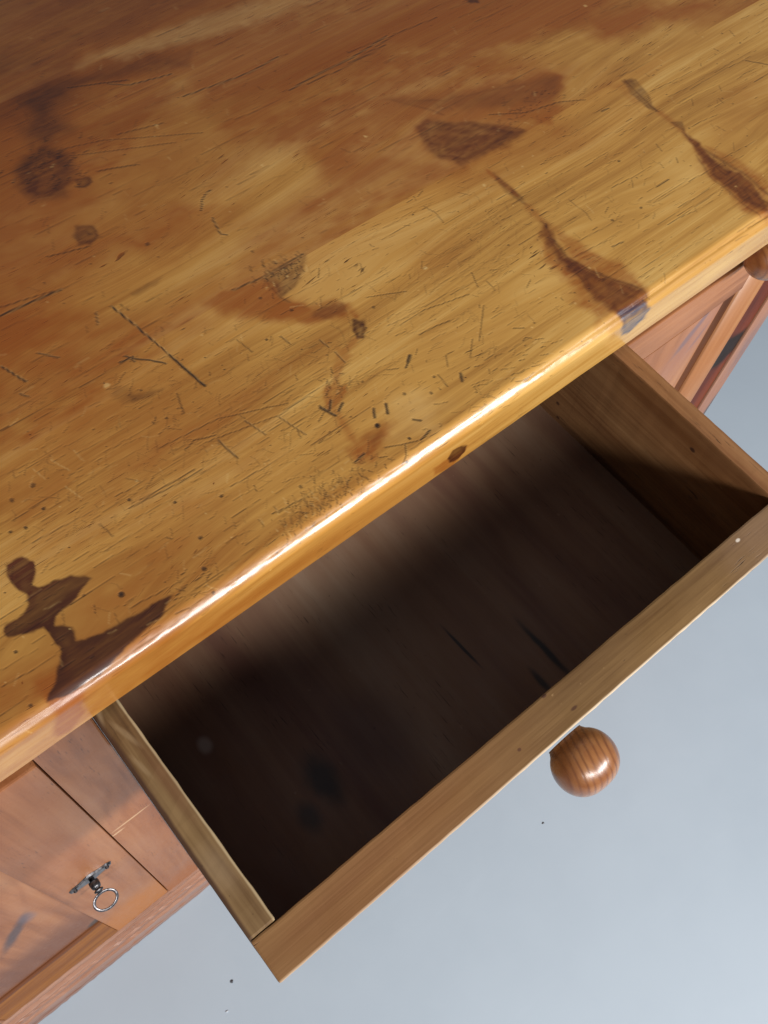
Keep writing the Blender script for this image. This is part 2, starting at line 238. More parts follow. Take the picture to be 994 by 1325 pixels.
POLYS=[(0, 1.0, 0.001, 0.25, [(0.008, 0.0822), (0.0148, 0.0819), (0.0194, 0.0758), (0.0176, 0.0677), (0.0136, 0.0642), (0.0147, 0.0609), (0.021, 0.0597), (0.0304, 0.0568), (0.0388, 0.0488), (0.0297, 0.0455), (0.0237, 0.0441), (0.0148, 0.0426), (0.0124, 0.0386), (0.0187, 0.0325), (0.0155, 0.0255), (0.0261, 0.0201), (0.0417, 0.0192), (0.0555, 0.018), (0.0653, 0.0153), (0.0576, 0.0116), (0.0455, 0.0091), (0.0272, 0.0059), (0.0162, 0.0042), (0.0063, 0.0041), (-0.0017, 0.0037), (-0.0084, 0.0053), (-0.013, 0.0071), (-0.0062, 0.0106), (-0.0019, 0.0162), (0.0061, 0.0237), (0.0065, 0.0303), (0.0078, 0.0374), (0.007, 0.0411), (-0.0014, 0.0435), (-0.0108, 0.0473), (-0.0108, 0.0513), (-0.0071, 0.0538), (0.0018, 0.054), (0.0059, 0.0568), (0.0084, 0.0621), (0.0056, 0.0692), (0.0057, 0.0765)]), (0, 0.72, 0.0035, 0.3, [(0.4012, 0.0898), (0.4005, 0.0834), (0.3953, 0.067), (0.3959, 0.0519), (0.4017, 0.0346), (0.4091, 0.0154), (0.4137, 0.0057), (0.4112, 0.0003), (0.4037, -0.0008), (0.3884, 0.0013), (0.3845, 0.0104), (0.3824, 0.0308), (0.3859, 0.0496), (0.3918, 0.0673), (0.394, 0.0791)]), (1, 0.95, 0.004, 0.3, [(0.4012, 0.0898), (0.4005, 0.0834), (0.3953, 0.067), (0.3959, 0.0519), (0.4017, 0.0346), (0.4091, 0.0154), (0.4137, 0.0057), (0.4112, 0.0003), (0.4037, -0.0008), (0.3884, 0.0013), (0.3845, 0.0104), (0.3824, 0.0308), (0.3859, 0.0496), (0.3918, 0.0673), (0.394, 0.0791)]), (1, 0.8, 0.006, 0.1, [(0.3969, 0.0837), (0.3915, 0.0631), (0.3824, 0.0308), (0.3864, 0.0048), (0.3725, 0.0061), (0.3705, 0.0228), (0.379, 0.0504), (0.3848, 0.068)]), (1, 0.7, 0.005, 0.1, [(0.4023, 0.0821), (0.4102, 0.0584), (0.4153, 0.0326), (0.4155, 0.0065), (0.405, 0.0227), (0.3948, 0.0431)]), (0, 0.72, 0.003, 0.3, [(0.545, 0.0924), (0.5457, 0.0789), (0.5429, 0.0605), (0.5443, 0.0421), (0.5447, 0.0271), (0.5426, 0.0102), (0.5343, 0.0033), (0.5289, 0.0214), (0.5275, 0.0393), (0.5317, 0.0585), (0.5372, 0.0773)]), (1, 0.95, 0.004, 0.3, [(0.545, 0.0924), (0.5457, 0.0789), (0.5429, 0.0605), (0.5443, 0.0421), (0.5447, 0.0271), (0.5426, 0.0102), (0.5343, 0.0033), (0.5289, 0.0214), (0.5275, 0.0393), (0.5317, 0.0585), (0.5372, 0.0773)]), (1, 0.8, 0.006, 0.1, [(0.5414, 0.0871), (0.5276, 0.0589), (0.5238, 0.0322), (0.5231, 0.0089), (0.5297, -0.0005), (0.542, 0.0096), (0.5362, 0.0429)]), (1, 0.8, 0.005, 0.1, [(0.5475, 0.0725), (0.5531, 0.0458), (0.5545, 0.02), (0.5451, 0.0122), (0.5452, 0.039)]), (0, 0.55, 0.0018, 0.3, [(0.5467, 0.1555), (0.5543, 0.1524), (0.5531, 0.1427), (0.5483, 0.1298), (0.5448, 0.1177), (0.5409, 0.1258), (0.5423, 0.141)]), (1, 0.35, 0.004, 0.0, [(0.5292, 0.1593), (0.5498, 0.1533), (0.5403, 0.1273), (0.5351, 0.1309), (0.5363, 0.1489)]), (0, 0.5, 0.001, 0.4, [(0.5447, 0.1056), (0.5512, 0.1), (0.5462, 0.0915), (0.5444, 0.098)]), (1, 0.8, 0.005, 0.2, [(0.3886, 0.2073), (0.4024, 0.2053), (0.4298, 0.1871), (0.4532, 0.1578), (0.4216, 0.1564), (0.3917, 0.1579), (0.3803, 0.1753), (0.3815, 0.1922)]), (0, 0.78, 0.004, 0.35, [(0.3897, 0.204), (0.401, 0.2037), (0.4164, 0.1944), (0.4327, 0.1815), (0.4437, 0.1671), (0.4519, 0.1577), (0.4383, 0.1571), (0.4192, 0.1581), (0.3925, 0.1588), (0.3838, 0.1728), (0.3837, 0.1881)]), (1, 0.95, 0.004, 0.2, [(0.3917, 0.2361), (0.4186, 0.2195), (0.4499, 0.2094), (0.4795, 0.1965), (0.5037, 0.1907), (0.5111, 0.1828), (0.5046, 0.1748), (0.4859, 0.1679), (0.4722, 0.1538), (0.4588, 0.1658), (0.4415, 0.1867), (0.4097, 0.2002), (0.3893, 0.2263)]), (0, 0.12, 0.005, 0.1, [(0.4467, 0.2058), (0.4748, 0.1916), (0.5099, 0.1837), (0.5016, 0.173), (0.4712, 0.1702), (0.4459, 0.1826)]), (0, 0.45, 0.0018, 0.2, [(0.4079, 0.1415), (0.4064, 0.1281), (0.4057, 0.112), (0.4049, 0.107), (0.4024, 0.1167), (0.4014, 0.1293)]), (1, 0.35, 0.006, 0, [(0.3796, 0.2238), (0.3934, 0.2039), (0.3818, 0.1771), (0.3658, 0.1983), (0.367, 0.2224)]), (1, 0.9, 0.012, 0, [(0.3322, 0.2234), (0.3575, 0.1966), (0.3761, 0.17), (0.3947, 0.1595), (0.3714, 0.1646), (0.333, 0.1832), (0.3144, 0.2008)]), (1, 0.9, 0.01, 0, [(0.46, 0.3022), (0.5246, 0.2694), (0.6257, 0.2352), (0.578, 0.2223), (0.4943, 0.2365), (0.4469, 0.269)]), (1, 0.8, 0.012, 0, [(0.2909, 0.346), (0.4068, 0.3276), (0.4974, 0.3099), (0.4988, 0.2759), (0.3756, 0.2876), (0.2818, 0.3046)]), (0, 0.22, 0.012, 0, [(0.1948, 0.4414), (0.2342, 0.3948), (0.2223, 0.3553), (0.1937, 0.3569), (0.1573, 0.3734)]), (0, 0.3, 0.012, 0, [(0.2279, 0.5013), (0.3766, 0.4018), (0.2914, 0.3956), (0.2171, 0.3968), (0.1755, 0.4065)]), (1, 0.9, 0.008, 0, [(0.0776, 0.2204), (0.0914, 0.2137), (0.0977, 0.1985), (0.0833, 0.1953), (0.0654, 0.1984)]), (1, 0.98, 0.006, 0.0, [(0.3769, 0.2438), (0.4094, 0.2317), (0.4526, 0.2124), (0.5089, 0.1915), (0.5121, 0.1794), (0.4838, 0.1614), (0.4538, 0.1693), (0.417, 0.1951), (0.3769, 0.2206)]), (0, 0.34, 0.006, 0.0, [(0.391, 0.2377), (0.4186, 0.2195), (0.4499, 0.2094), (0.5037, 0.1907), (0.5103, 0.1806), (0.4915, 0.1693), (0.4577, 0.1822), (0.4255, 0.2047), (0.3961, 0.2252)]), (1, 0.98, 0.014, 0.0, [(0.1833, 0.41), (0.2065, 0.3988), (0.2323, 0.381), (0.2122, 0.3431), (0.1971, 0.309), (0.1812, 0.2693), (0.147, 0.2775), (0.1267, 0.3084)]), (1, 0.9, 0.006, 0.0, [(0.1866, 0.1634), (0.2063, 0.1623), (0.2274, 0.1592), (0.2278, 0.1406), (0.2401, 0.1225), (0.2569, 0.1132), (0.2509, 0.1056), (0.2321, 0.1121), (0.2148, 0.1263), (0.1952, 0.1467)]), (0, 0.65, 0.0022, 0.3, [(0.2263, 0.1584), (0.258, 0.1596), (0.2554, 0.1543), (0.2442, 0.1453), (0.2353, 0.1411), (0.2278, 0.1406), (0.2261, 0.1479)]), (1, 0.8, 0.003, 0.1, [(0.1931, 0.163), (0.2059, 0.1618), (0.2263, 0.1584), (0.2248, 0.1398), (0.2379, 0.1227), (0.2507, 0.1207), (0.2561, 0.1122), (0.2486, 0.1088), (0.2343, 0.1119), (0.2207, 0.1249), (0.2062, 0.143), (0.192, 0.155)]), (0, 0.45, 0.003, 0.2, [(0.2462, 0.121), (0.2546, 0.1164), (0.2524, 0.109), (0.2381, 0.1106), (0.2349, 0.1189)]), (0, 0.8, 0.0012, 0.4, [(0.2517, 0.1006), (0.2563, 0.0957), (0.2533, 0.0876), (0.2489, 0.0837), (0.2451, 0.0864), (0.2461, 0.093)]), (1, 0.55, 0.002, 0.4, [(0.2301, 0.0899), (0.2363, 0.0873), (0.2332, 0.081), (0.2227, 0.0761), (0.2163, 0.0753), (0.2194, 0.0814)]), (1, 0.8, 0.002, 0.2, [(0.2086, 0.0728), (0.2201, 0.067), (0.2174, 0.0621), (0.2049, 0.0566), (0.1994, 0.0581), (0.2018, 0.067)]), (1, 0.8, 0.004, 0.2, [(0.1924, 0.0294), (0.2052, 0.0313), (0.219, 0.0314), (0.2226, 0.0273), (0.2117, 0.0198), (0.1995, 0.0188), (0.1913, 0.0225)]), (0, 0.25, 0.003, 0.2, [(0.2032, 0.0289), (0.2142, 0.0284), (0.2144, 0.023), (0.2048, 0.0225)]), (0, 0.88, 0.006, 0.3, [(0.1628, 0.3333), (0.1815, 0.331), (0.187, 0.3161), (0.1819, 0.2982), (0.1651, 0.2891), (0.1508, 0.2932), (0.1489, 0.3091), (0.1518, 0.3239)]), (1, 0.95, 0.008, 0.0, [(0.1842, 0.3858), (0.2088, 0.3924), (0.2239, 0.3772), (0.2118, 0.3572), (0.1997, 0.3519), (0.2043, 0.335), (0.1909, 0.3178), (0.1628, 0.3333), (0.1814, 0.3556), (0.1788, 0.3711)]), (0, 0.72, 0.01, 0.0, [(0.1882, 0.3876), (0.2122, 0.3829), (0.2157, 0.3686), (0.2016, 0.3551), (0.2022, 0.3365), (0.1785, 0.3309), (0.1777, 0.3492), (0.1829, 0.3682)]), (0, 0.85, 0.001, 0.2, [(0.1806, 0.297), (0.1879, 0.2939), (0.1876, 0.2878), (0.1815, 0.2858), (0.1771, 0.2881)]), (0, 0.75, 0.0015, 0.3, [(0.1563, 0.2608), (0.1658, 0.2559), (0.1641, 0.2472), (0.1577, 0.2427), (0.1517, 0.2463), (0.1526, 0.2555)]), (0, 0.45, 0.006, 0.0, [(0.2068, 0.389), (0.2388, 0.3765), (0.2659, 0.37), (0.3083, 0.3559), (0.3002, 0.3489), (0.2648, 0.3585), (0.2251, 0.3692)]), (1, 0.8, 0.008, 0.0, [(0.228, 0.384), (0.2736, 0.3721), (0.3325, 0.3571), (0.3749, 0.349), (0.3613, 0.34), (0.307, 0.3492), (0.2518, 0.3627)]), (1, 0.3, 0.012, 0.0, [(0.2289, 0.2351), (0.2612, 0.1953), (0.3042, 0.1939), (0.2854, 0.1862), (0.2395, 0.1906), (0.1932, 0.2083), (0.1982, 0.2245)]), (0, 0.9, 0.001, 0, [(0.5126, 0.2885), (0.5194, 0.2839), (0.5181, 0.28), (0.5113, 0.2846)]), (0, 0.4, 0.0015, 0.3, [(0.1553, 0.1953), (0.1768, 0.1965), (0.1716, 0.1927), (0.1563, 0.1927)]), (0, 0.4, 0.0018, 0.3, [(0.1146, 0.1339), (0.1212, 0.1322), (0.132, 0.1248), (0.126, 0.1236), (0.1159, 0.1279)]), (0, 0.3, 0.003, 0.3, [(0.113, 0.1434), (0.121, 0.1358), (0.1201, 0.1264), (0.1117, 0.1294), (0.1076, 0.1391)]), (1, 0.8, 0.004, 0.0, [(0.0809, 0.2174), (0.0944, 0.2056), (0.0979, 0.1942), (0.0831, 0.1948), (0.0699, 0.1977)]), (1, 0.65, 0.009, 0.0, [(0.0307, 0.1038), (0.0451, 0.1046), (0.0556, 0.1025), (0.0443, 0.0993), (0.0316, 0.0973), (0.0241, 0.1001)]), (1, 0.3, 0.015, 0.0, [(0.0764, 0.105), (0.1186, 0.1046), (0.1685, 0.1001), (0.2342, 0.0967), (0.2325, 0.0872), (0.1675, 0.0874), (0.1118, 0.0905), (0.0761, 0.0929)]), (1, 0.98, 0.012, 0.0, [(0.5751, 0.2223), (0.625, 0.2067), (0.6812, 0.1813), (0.6607, 0.1766), (0.6026, 0.1857), (0.5647, 0.194)]), (1, 0.9, 0.02, 0.0, [(0.4988, 0.2759), (0.5914, 0.2355), (0.6361, 0.2282), (0.5815, 0.2091), (0.4943, 0.2365)]), (1, 0.8, 0.03, 0.0, [(0.1718, 0.3997), (0.2261, 0.3715), (0.309, 0.3633), (0.4054, 0.3826), (0.3498, 0.4645), (0.2414, 0.5031)]), (1, 0.95, 0.02, 0.0, [(0.0949, 0.2698), (0.1637, 0.2508), (0.229, 0.228), (0.21, 0.2174), (0.1397, 0.2295), (0.0811, 0.2356)]), (3, 0.28, 0.006, 0.0, [(0.2375, 0.3896), (0.277, 0.3873), (0.3204, 0.3834), (0.3752, 0.3783), (0.4248, 0.3531), (0.3802, 0.3561), (0.3349, 0.3606), (0.2937, 0.3683), (0.2615, 0.378)]), (3, 0.35, 0.01, 0.0, [(0.225, 0.0415), (0.245, 0.0428), (0.2568, 0.0176), (0.2369, 0.0112), (0.2213, 0.0204)])]
FPOLYS=[(0, 0.9, 0.0008, 0.3, [(0.2453, -0.0192), (0.2478, -0.0125), (0.2546, -0.0147), (0.2583, -0.0199), (0.2582, -0.0251), (0.253, -0.0281), (0.2478, -0.0264)]), (1, 0.7, 0.002, 0.1, [(0.2355, -0.0197), (0.2466, -0.0193), (0.2584, -0.0218), (0.2505, -0.0328), (0.2353, -0.029)]), (1, 0.9, 0.003, 0.2, [(-0.01, 0.0202), (0.0065, 0.0173), (-0.0031, -0.0201), (-0.0135, -0.0298), (-0.0196, -0.0259)]), (4, 0.75, 0.0025, 0.3, [(0.3875, 0.005), (0.3986, 0.004), (0.41, 0.0014), (0.4138, -0.007), (0.4112, -0.0153), (0.4022, -0.0169), (0.3939, -0.0137), (0.3888, -0.0045)]), (1, 0.3, 0.003, 0.1, [(0.3753, 0.0027), (0.3913, 0.0022), (0.3923, -0.013), (0.3802, -0.0097)])]
SEGS=[(1, 0.0008, (0.1413, 0.1945), (0.1447, 0.1745)), (1, 0.0008, (0.1447, 0.1745), (0.1472, 0.1558)), (1, 0.0008, (0.1472, 0.1558), (0.1489, 0.1441)), (1, 0.0014, (0.1489, 0.1441), (0.1497, 0.1354)), (1, 0.0017, (0.1497, 0.1354), (0.1509, 0.1253)), (1, 0.0017, (0.1509, 0.1253), (0.1526, 0.1141)), (0.9, 0.0011, (0.1282, 0.1584), (0.1312, 0.1537)), (0.9, 0.0011, (0.1312, 0.1537), (0.1379, 0.1477)), (0.9, 0.0011, (0.1379, 0.1477), (0.1437, 0.1403)), (0.9, 0.0012, (0.1232, 0.1563), (0.1315, 0.1553)), (0.7, 0.0012, (0.1287, 0.158), (0.1302, 0.1521)), (0.9, 0.0011, (0.0679, 0.1941), (0.0708, 0.1862)), (0.9, 0.0011, (0.0708, 0.1862), (0.0741, 0.1766)), (0.6, 0.0012, (0.0671, 0.1712), (0.0699, 0.1667)), (0.5, 0.001, (0.1371, 0.1186), (0.1346, 0.1122)), (0.5, 0.001, (0.1346, 0.1122), (0.1325, 0.1052)), (0.6, 0.0009, (0.1735, 0.0713), (0.1785, 0.0525)), (0.6, 0.0009, (0.1567, 0.0807), (0.1607, 0.0662)), (0.5, 0.0009, (0.1194, 0.0848), (0.1272, 0.0868)), (0.5, 0.0009, (0.1272, 0.0868), (0.1385, 0.0824)), (0.7, 0.0012, (0.1375, 0.079), (0.1381, 0.0706)), (0.7, 0.0012, (0.1381, 0.0706), (0.1394, 0.0632)), (0.9, 0.0014, (0.1962, 0.0618), (0.1998, 0.0524)), (0.9, 0.0013, (0.2043, 0.0624), (0.1995, 0.0573)), (0.9, 0.0013, (0.2084, 0.0567), (0.2032, 0.0538)), (0.6, 0.001, (0.0892, 0.1902), (0.0972, 0.1801)), (0.6, 0.001, (0.1316, 0.1961), (0.1279, 0.188)), (0.5, 0.0009, (0.1467, 0.1924), (0.1476, 0.1862)), (0.85, 0.0013, (0.0859, 0.2262), (0.1006, 0.2252)), (0.85, 0.0013, (0.1006, 0.2252), (0.1241, 0.223)), (0.45, 0.0009, (0.0753, 0.0725), (0.1074, 0.069)), (0.45, 0.0009, (0.1074, 0.069), (0.1199, 0.0687)), (0.5, 0.0009, (0.1337, 0.0232), (0.1527, 0.0206)), (0.45, 0.0009, (0.0582, 0.0739), (0.0599, 0.0633)), (0.5, 0.0009, (0.0827, 0.0728), (0.1166, 0.0713)), (0.4, 0.0008, (0.1316, 0.0819), (0.1751, 0.0717)), (0.4, 0.0008, (0.1751, 0.0717), (0.2043, 0.0733)), (0.4, 0.0008, (0.1068, 0.0944), (0.1456, 0.0907)), (0.4, 0.0008, (0.1456, 0.0907), (0.1834, 0.0755)), (0.9, 0.0015, (0.2203, 0.0429), (0.2171, 0.0378)), (0.95, 0.0016, (0.2278, 0.0412), (0.2247, 0.0355)), (0.95, 0.002, (0.2616, 0.0593), (0.2577, 0.0562)), (0.8, 0.0012, (0.2577, 0.0562), (0.2539, 0.054)), (0.85, 0.0018, (0.2774, 0.0311), (0.2744, 0.0269)), (0.8, 0.0014, (0.2337, 0.0234), (0.2369, 0.0205)), (0.8, 0.0014, (0.2366, 0.0122), (0.2285, 0.0102)), (0.5, 0.0009, (0.2087, 0.019), (0.2168, 0.015)), (0.5, 0.0009, (0.2168, 0.015), (0.2271, 0.0107)), (0.8, 0.0014, (0.1971, 0.0227), (0.1894, 0.0215)), (0.6, 0.0009, (0.2195, 0.014), (0.2149, 0.0072)), (0.6, 0.0009, (0.2149, 0.0072), (0.2102, 0.0044)), (0.45, 0.0009, (0.3232, 0.0613), (0.3026, 0.0424)), (0.45, 0.0009, (0.2999, 0.0458), (0.2899, 0.0367)), (0.5, 0.0009, (0.2661, 0.0387), (0.2648, 0.0288)), (0.8, 0.0013, (0.1967, 0.0628), (0.2003, 0.0521)), (0.6, 0.001, (0.2086, 0.1164), (0.21, 0.1091)), (0.5, 0.0009, (0.1866, 0.1299), (0.1886, 0.117)), (0.6, 0.001, (0.2275, 0.0881), (0.2273, 0.0783)), (0.6, 0.001, (0.2257, 0.1008), (0.2266, 0.093)), (0.5, 0.0009, (0.3349, 0.0853), (0.3304, 0.0745)), (0.5, 0.0009, (0.326, 0.0368), (0.3317, 0.0331)), (0.5, 0.001, (0.3241, 0.0264), (0.3276, 0.0273)), (0.5, 0.001, (0.3276, 0.0273), (0.3299, 0.0251)), (0.5, 0.0009, (0.276, 0.0679), (0.2898, 0.0665)), (0.5, 0.0009, (0.2898, 0.0665), (0.2983, 0.0647)), (0.45, 0.0008, (0.2715, 0.0801), (0.2915, 0.0801)), (0.45, 0.0008, (0.2915, 0.0801), (0.3215, 0.0733)), (0.45, 0.0008, (0.2684, 0.1092), (0.2917, 0.0982)), (0.7, 0.0011, (0.2062, 0.1621), (0.2274, 0.1592)), (0.7, 0.0011, (0.2274, 0.1592), (0.2586, 0.1598)), (0.7, 0.001, (0.2284, 0.2271), (0.2334, 0.2339)), (0.7, 0.001, (0.2334, 0.2339), (0.2389, 0.2376)), (0.7, 0.001, (0.2389, 0.2376), (0.2433, 0.2382)), (0.7, 0.001, (0.2302, 0.2176), (0.2266, 0.204)), (0.7, 0.001, (0.2266, 0.204), (0.2298, 0.2001)), (0.55, 0.0012, (0.2197, 0.3729), (0.2379, 0.3651)), (0.55, 0.0012, (0.2379, 0.3651), (0.2572, 0.3565)), (0.6, 0.0011, (0.2443, 0.3606), (0.2545, 0.3521)), (0.6, 0.0011, (0.2545, 0.3521), (0.2846, 0.3449)), (0.6, 0.0012, (0.2783, 0.3213), (0.3053, 0.3184)), (0.6, 0.0012, (0.3053, 0.3184), (0.3301, 0.3159)), (0.6, 0.0012, (0.3301, 0.3159), (0.3568, 0.3175)), (0.6, 0.0014, (0.3428, 0.2852), (0.3699, 0.287)), (0.6, 0.0014, (0.3699, 0.287), (0.398, 0.2867)), (0.6, 0.0014, (0.398, 0.2867), (0.4356, 0.2909)), (0.5, 0.001, (0.3565, 0.283), (0.3833, 0.2817)), (0.5, 0.001, (0.3833, 0.2817), (0.4283, 0.2839)), (0.5, 0.0012, (0.1937, 0.2941), (0.2057, 0.2899)), (0.5, 0.0012, (0.2057, 0.2899), (0.2184, 0.2843)), (0.4, 0.001, (0.2221, 0.3157), (0.2428, 0.3102)), (0.4, 0.001, (0.2428, 0.3102), (0.2533, 0.3075)), (0.35, 0.001, (0.1837, 0.325), (0.2109, 0.3169)), (0.35, 0.001, (0.2109, 0.3169), (0.2419, 0.2996)), (0.35, 0.001, (0.2419, 0.2996), (0.2692, 0.2849)), (0.35, 0.001, (0.187, 0.3161), (0.2143, 0.3034)), (0.35, 0.001, (0.2143, 0.3034), (0.2493, 0.2876)), (0.5, 0.001, (0.1307, 0.2498), (0.149, 0.2443)), (0.5, 0.001, (0.149, 0.2443), (0.1561, 0.2423)), (0.45, 0.001, (0.089, 0.2317), (0.1027, 0.2289)), (0.45, 0.001, (0.1027, 0.2289), (0.1256, 0.2232)), (0.4, 0.0012, (0.3933, 0.2833), (0.4185, 0.2854)), (0.4, 0.0012, (0.4185, 0.2854), (0.4419, 0.2893)), (0.4, 0.0012, (0.4419, 0.2893), (0.4806, 0.2862)), (0.35, 0.001, (0.4004, 0.2922), (0.4352, 0.291)), (0.6, 0.0013, (0.4887, 0.067), (0.5003, 0.067)), (0.6, 0.0012, (0.5109, 0.1414), (0.5177, 0.1404)), (0.6, 0.001, (0.4244, 0.0472), (0.4333, 0.0461)), (0.5, 0.0012, (0.6417, 0.117), (0.6527, 0.1037)), (0.4, 0.0008, (0.4303, 0.0945), (0.4314, 0.0795)), (0.4, 0.0008, (0.4314, 0.0795), (0.4295, 0.0717)), (0.4, 0.001, (0.3474, 0.1459), (0.3499, 0.1381)), (0.4, 0.001, (0.3499, 0.1381), (0.3483, 0.1279)), (0.5, 0.0009, (0.4409, 0.1861), (0.4647, 0.1721)), (0.5, 0.0009, (0.4647, 0.1721), (0.4925, 0.166)), (0.5, 0.0009, (0.4925, 0.166), (0.5093, 0.1569)), (-0.32, 0.0007, (0.0585, 0.1232), (0.0629, 0.1106)), (-0.32, 0.0007, (0.0559, 0.1038), (0.059, 0.0924)), (-0.32, 0.0007, (0.0716, 0.121), (0.0719, 0.1115)), (-0.32, 0.0007, (0.048, 0.1235), (0.0498, 0.1145)), (-0.32, 0.0007, (0.247, 0.3096), (0.2481, 0.3043)), (-0.32, 0.0007, (0.409, 0.2084), (0.4193, 0.209))]
DOTS=[(1, 0.0021, (0.2148, 0.0327)), (0.9, 0.0013, (0.2238, 0.0151)), (0.9, 0.0013, (0.2136, 0.0043)), (0.95, 0.0022, (0.0457, 0.0325)), (0.8, 0.0013, (0.0969, 0.0608)), (0.8, 0.0013, (0.0951, 0.0346)), (0.8, 0.0013, (0.0267, 0.0949)), (0.8, 0.0013, (0.0193, 0.0975)), (0.8, 0.0013, (0.0401, 0.0991)), (0.8, 0.0013, (0.0782, 0.0767)), (0.8, 0.0013, (0.1187, 0.049)), (0.8, 0.0018, (0.0868, 0.019)), (0.7, 0.0013, (-0.0113, 0.038)), (0.7, 0.0013, (-0.0197, 0.0102)), (0.7, 0.0013, (0.0828, 0.0049)), (0.6, 0.0014, (0.2672, 0.1002)), (0.6, 0.0014, (0.1562, 0.0273)), (0.6, 0.0014, (0.2258, 0.1286)), (0.6, 0.0014, (0.2541, 0.031)), (0.6, 0.0014, (0.241, 0.0403)), (0.6, 0.0014, (0.2633, 0.0388)), (0.6, 0.0014, (0.2161, 0.147)), (0.6, 0.0014, (0.2343, 0.18)), (0.6, 0.0015, (0.4652, 0.06)), (0.6, 0.0015, (0.4411, 0.0633)), (0.6, 0.0015, (0.4847, 0.0993)), (0.6, 0.0015, (0.4038, 0.1017)), (0.6, 0.0018, (0.1854, 0.2233)), (0.6, 0.0018, (0.0431, 0.1151)), (0.6, 0.0018, (0.0295, 0.1136)), (0.6, 0.0018, (0.0955, 0.035)), (-0.8, 0.0016, (0.3134, 0.105)), (-0.6, 0.0022, (0.1086, 0.1467)), (-0.7, 0.0014, (0.3141, 0.105)), (-0.7, 0.0014, (0.393, 0.1367)), (-0.7, 0.0014, (0.585, 0.2313)), (-0.7, 0.0014, (0.3568, 0.2181)), (-0.6, 0.0012, (0.3566, 0.218)), (-0.6, 0.0012, (0.2838, 0.2366)), (-0.6, 0.0012, (0.2481, 0.3075))]
CLUS=[(0.1806, 0.0131, 0.012, 0.006, 60, 70, 0.0034, 0.5), (0.1612, 0.0126, 0.014, 0.006, 67, 70, 0.0034, 0.5), (0.1441, 0.0093, 0.012, 0.004, 45, 70, 0.0034, 0.45), (0.2922, 0.013, 0.022, 0.007, 75, -15, 0.0051, 0.4), (0.1527, 0.0149, 0.02, 0.006, 67, 70, 0.0034, 0.45), (0.2388, 0.1585, 0.008, 0.006, 75, 75, 0.00425, 0.6), (0.2102, 0.0661, 0.006, 0.006, 37, 70, 0.0034, 0.55), (0.4647, 0.1721, 0.015, 0.007, 60, 40, 0.0034, 0.4), (0.1695, 0.3156, 0.012, 0.014, 60, 20, 0.00425, 0.5), (0.0796, 0.0128, 0.012, 0.006, 27, 10, 0.0051, 0.45), (0.3403, 0.0972, 0.06, 0.03, 135, 0, 0.0068, 0.25), (0.2962, 0.0767, 0.06, 0.03, 180, 0, 0.0085, 0.3), (0.1582, 0.0746, 0.05, 0.03, 165, 0, 0.0068, 0.35), (0.0945, 0.0758, 0.07, 0.03, 180, 0, 0.007649999999999999, 0.3), (0.0599, 0.1175, 0.05, 0.03, 120, 0, 0.0068, 0.3), (0.121, 0.1358, 0.04, 0.02, 90, 0, 0.0068, 0.35), (0.3503, 0.1197, 0.05, 0.03, 105, 0, 0.0068, 0.25), (0.4699, 0.0613, 0.05, 0.03, 90, 0, 0.0051, 0.3), (0.125, 0.036, 0.06, 0.02, 105, 0, 0.0068, 0.3), (0.2425, 0.2551, 0.08, 0.06, 90, 0, 0.0068, 0.25)]


def vnoise(x, y, seed):
    """smooth value noise on numpy arrays, 0..1"""
    xi = np.floor(x).astype(np.int64); yi = np.floor(y).astype(np.int64); fx = x-xi; fy = y-yi
    fx = fx*fx*(3-2*fx); fy = fy*fy*(3-2*fy)
    def h(a, b):
        n = (a*374761393 + b*668265263 + seed*2147483647) & 0xffffffff
        n = ((n ^ (n >> 13)) * 1274126177) & 0xffffffff
        return ((n ^ (n >> 16)) & 0xffff)/65535.0
    return (h(xi, yi)*(1-fx)+h(xi+1, yi)*fx)*(1-fy) + (h(xi, yi+1)*(1-fx)+h(xi+1, yi+1)*fx)*fy
def fbm(x, y, seed, o=3):
    r = 0; a = .5
    for k in range(o): r = r + a*vnoise(x*2**k, y*2**k, seed+k); a *= .5
    return r/(1-.5**o)
def sstep(e0, e1, v):
    t = np.clip((v-e0)/(e1-e0), 0, 1); return t*t*(3-2*t)

TOP_T = 0.0374
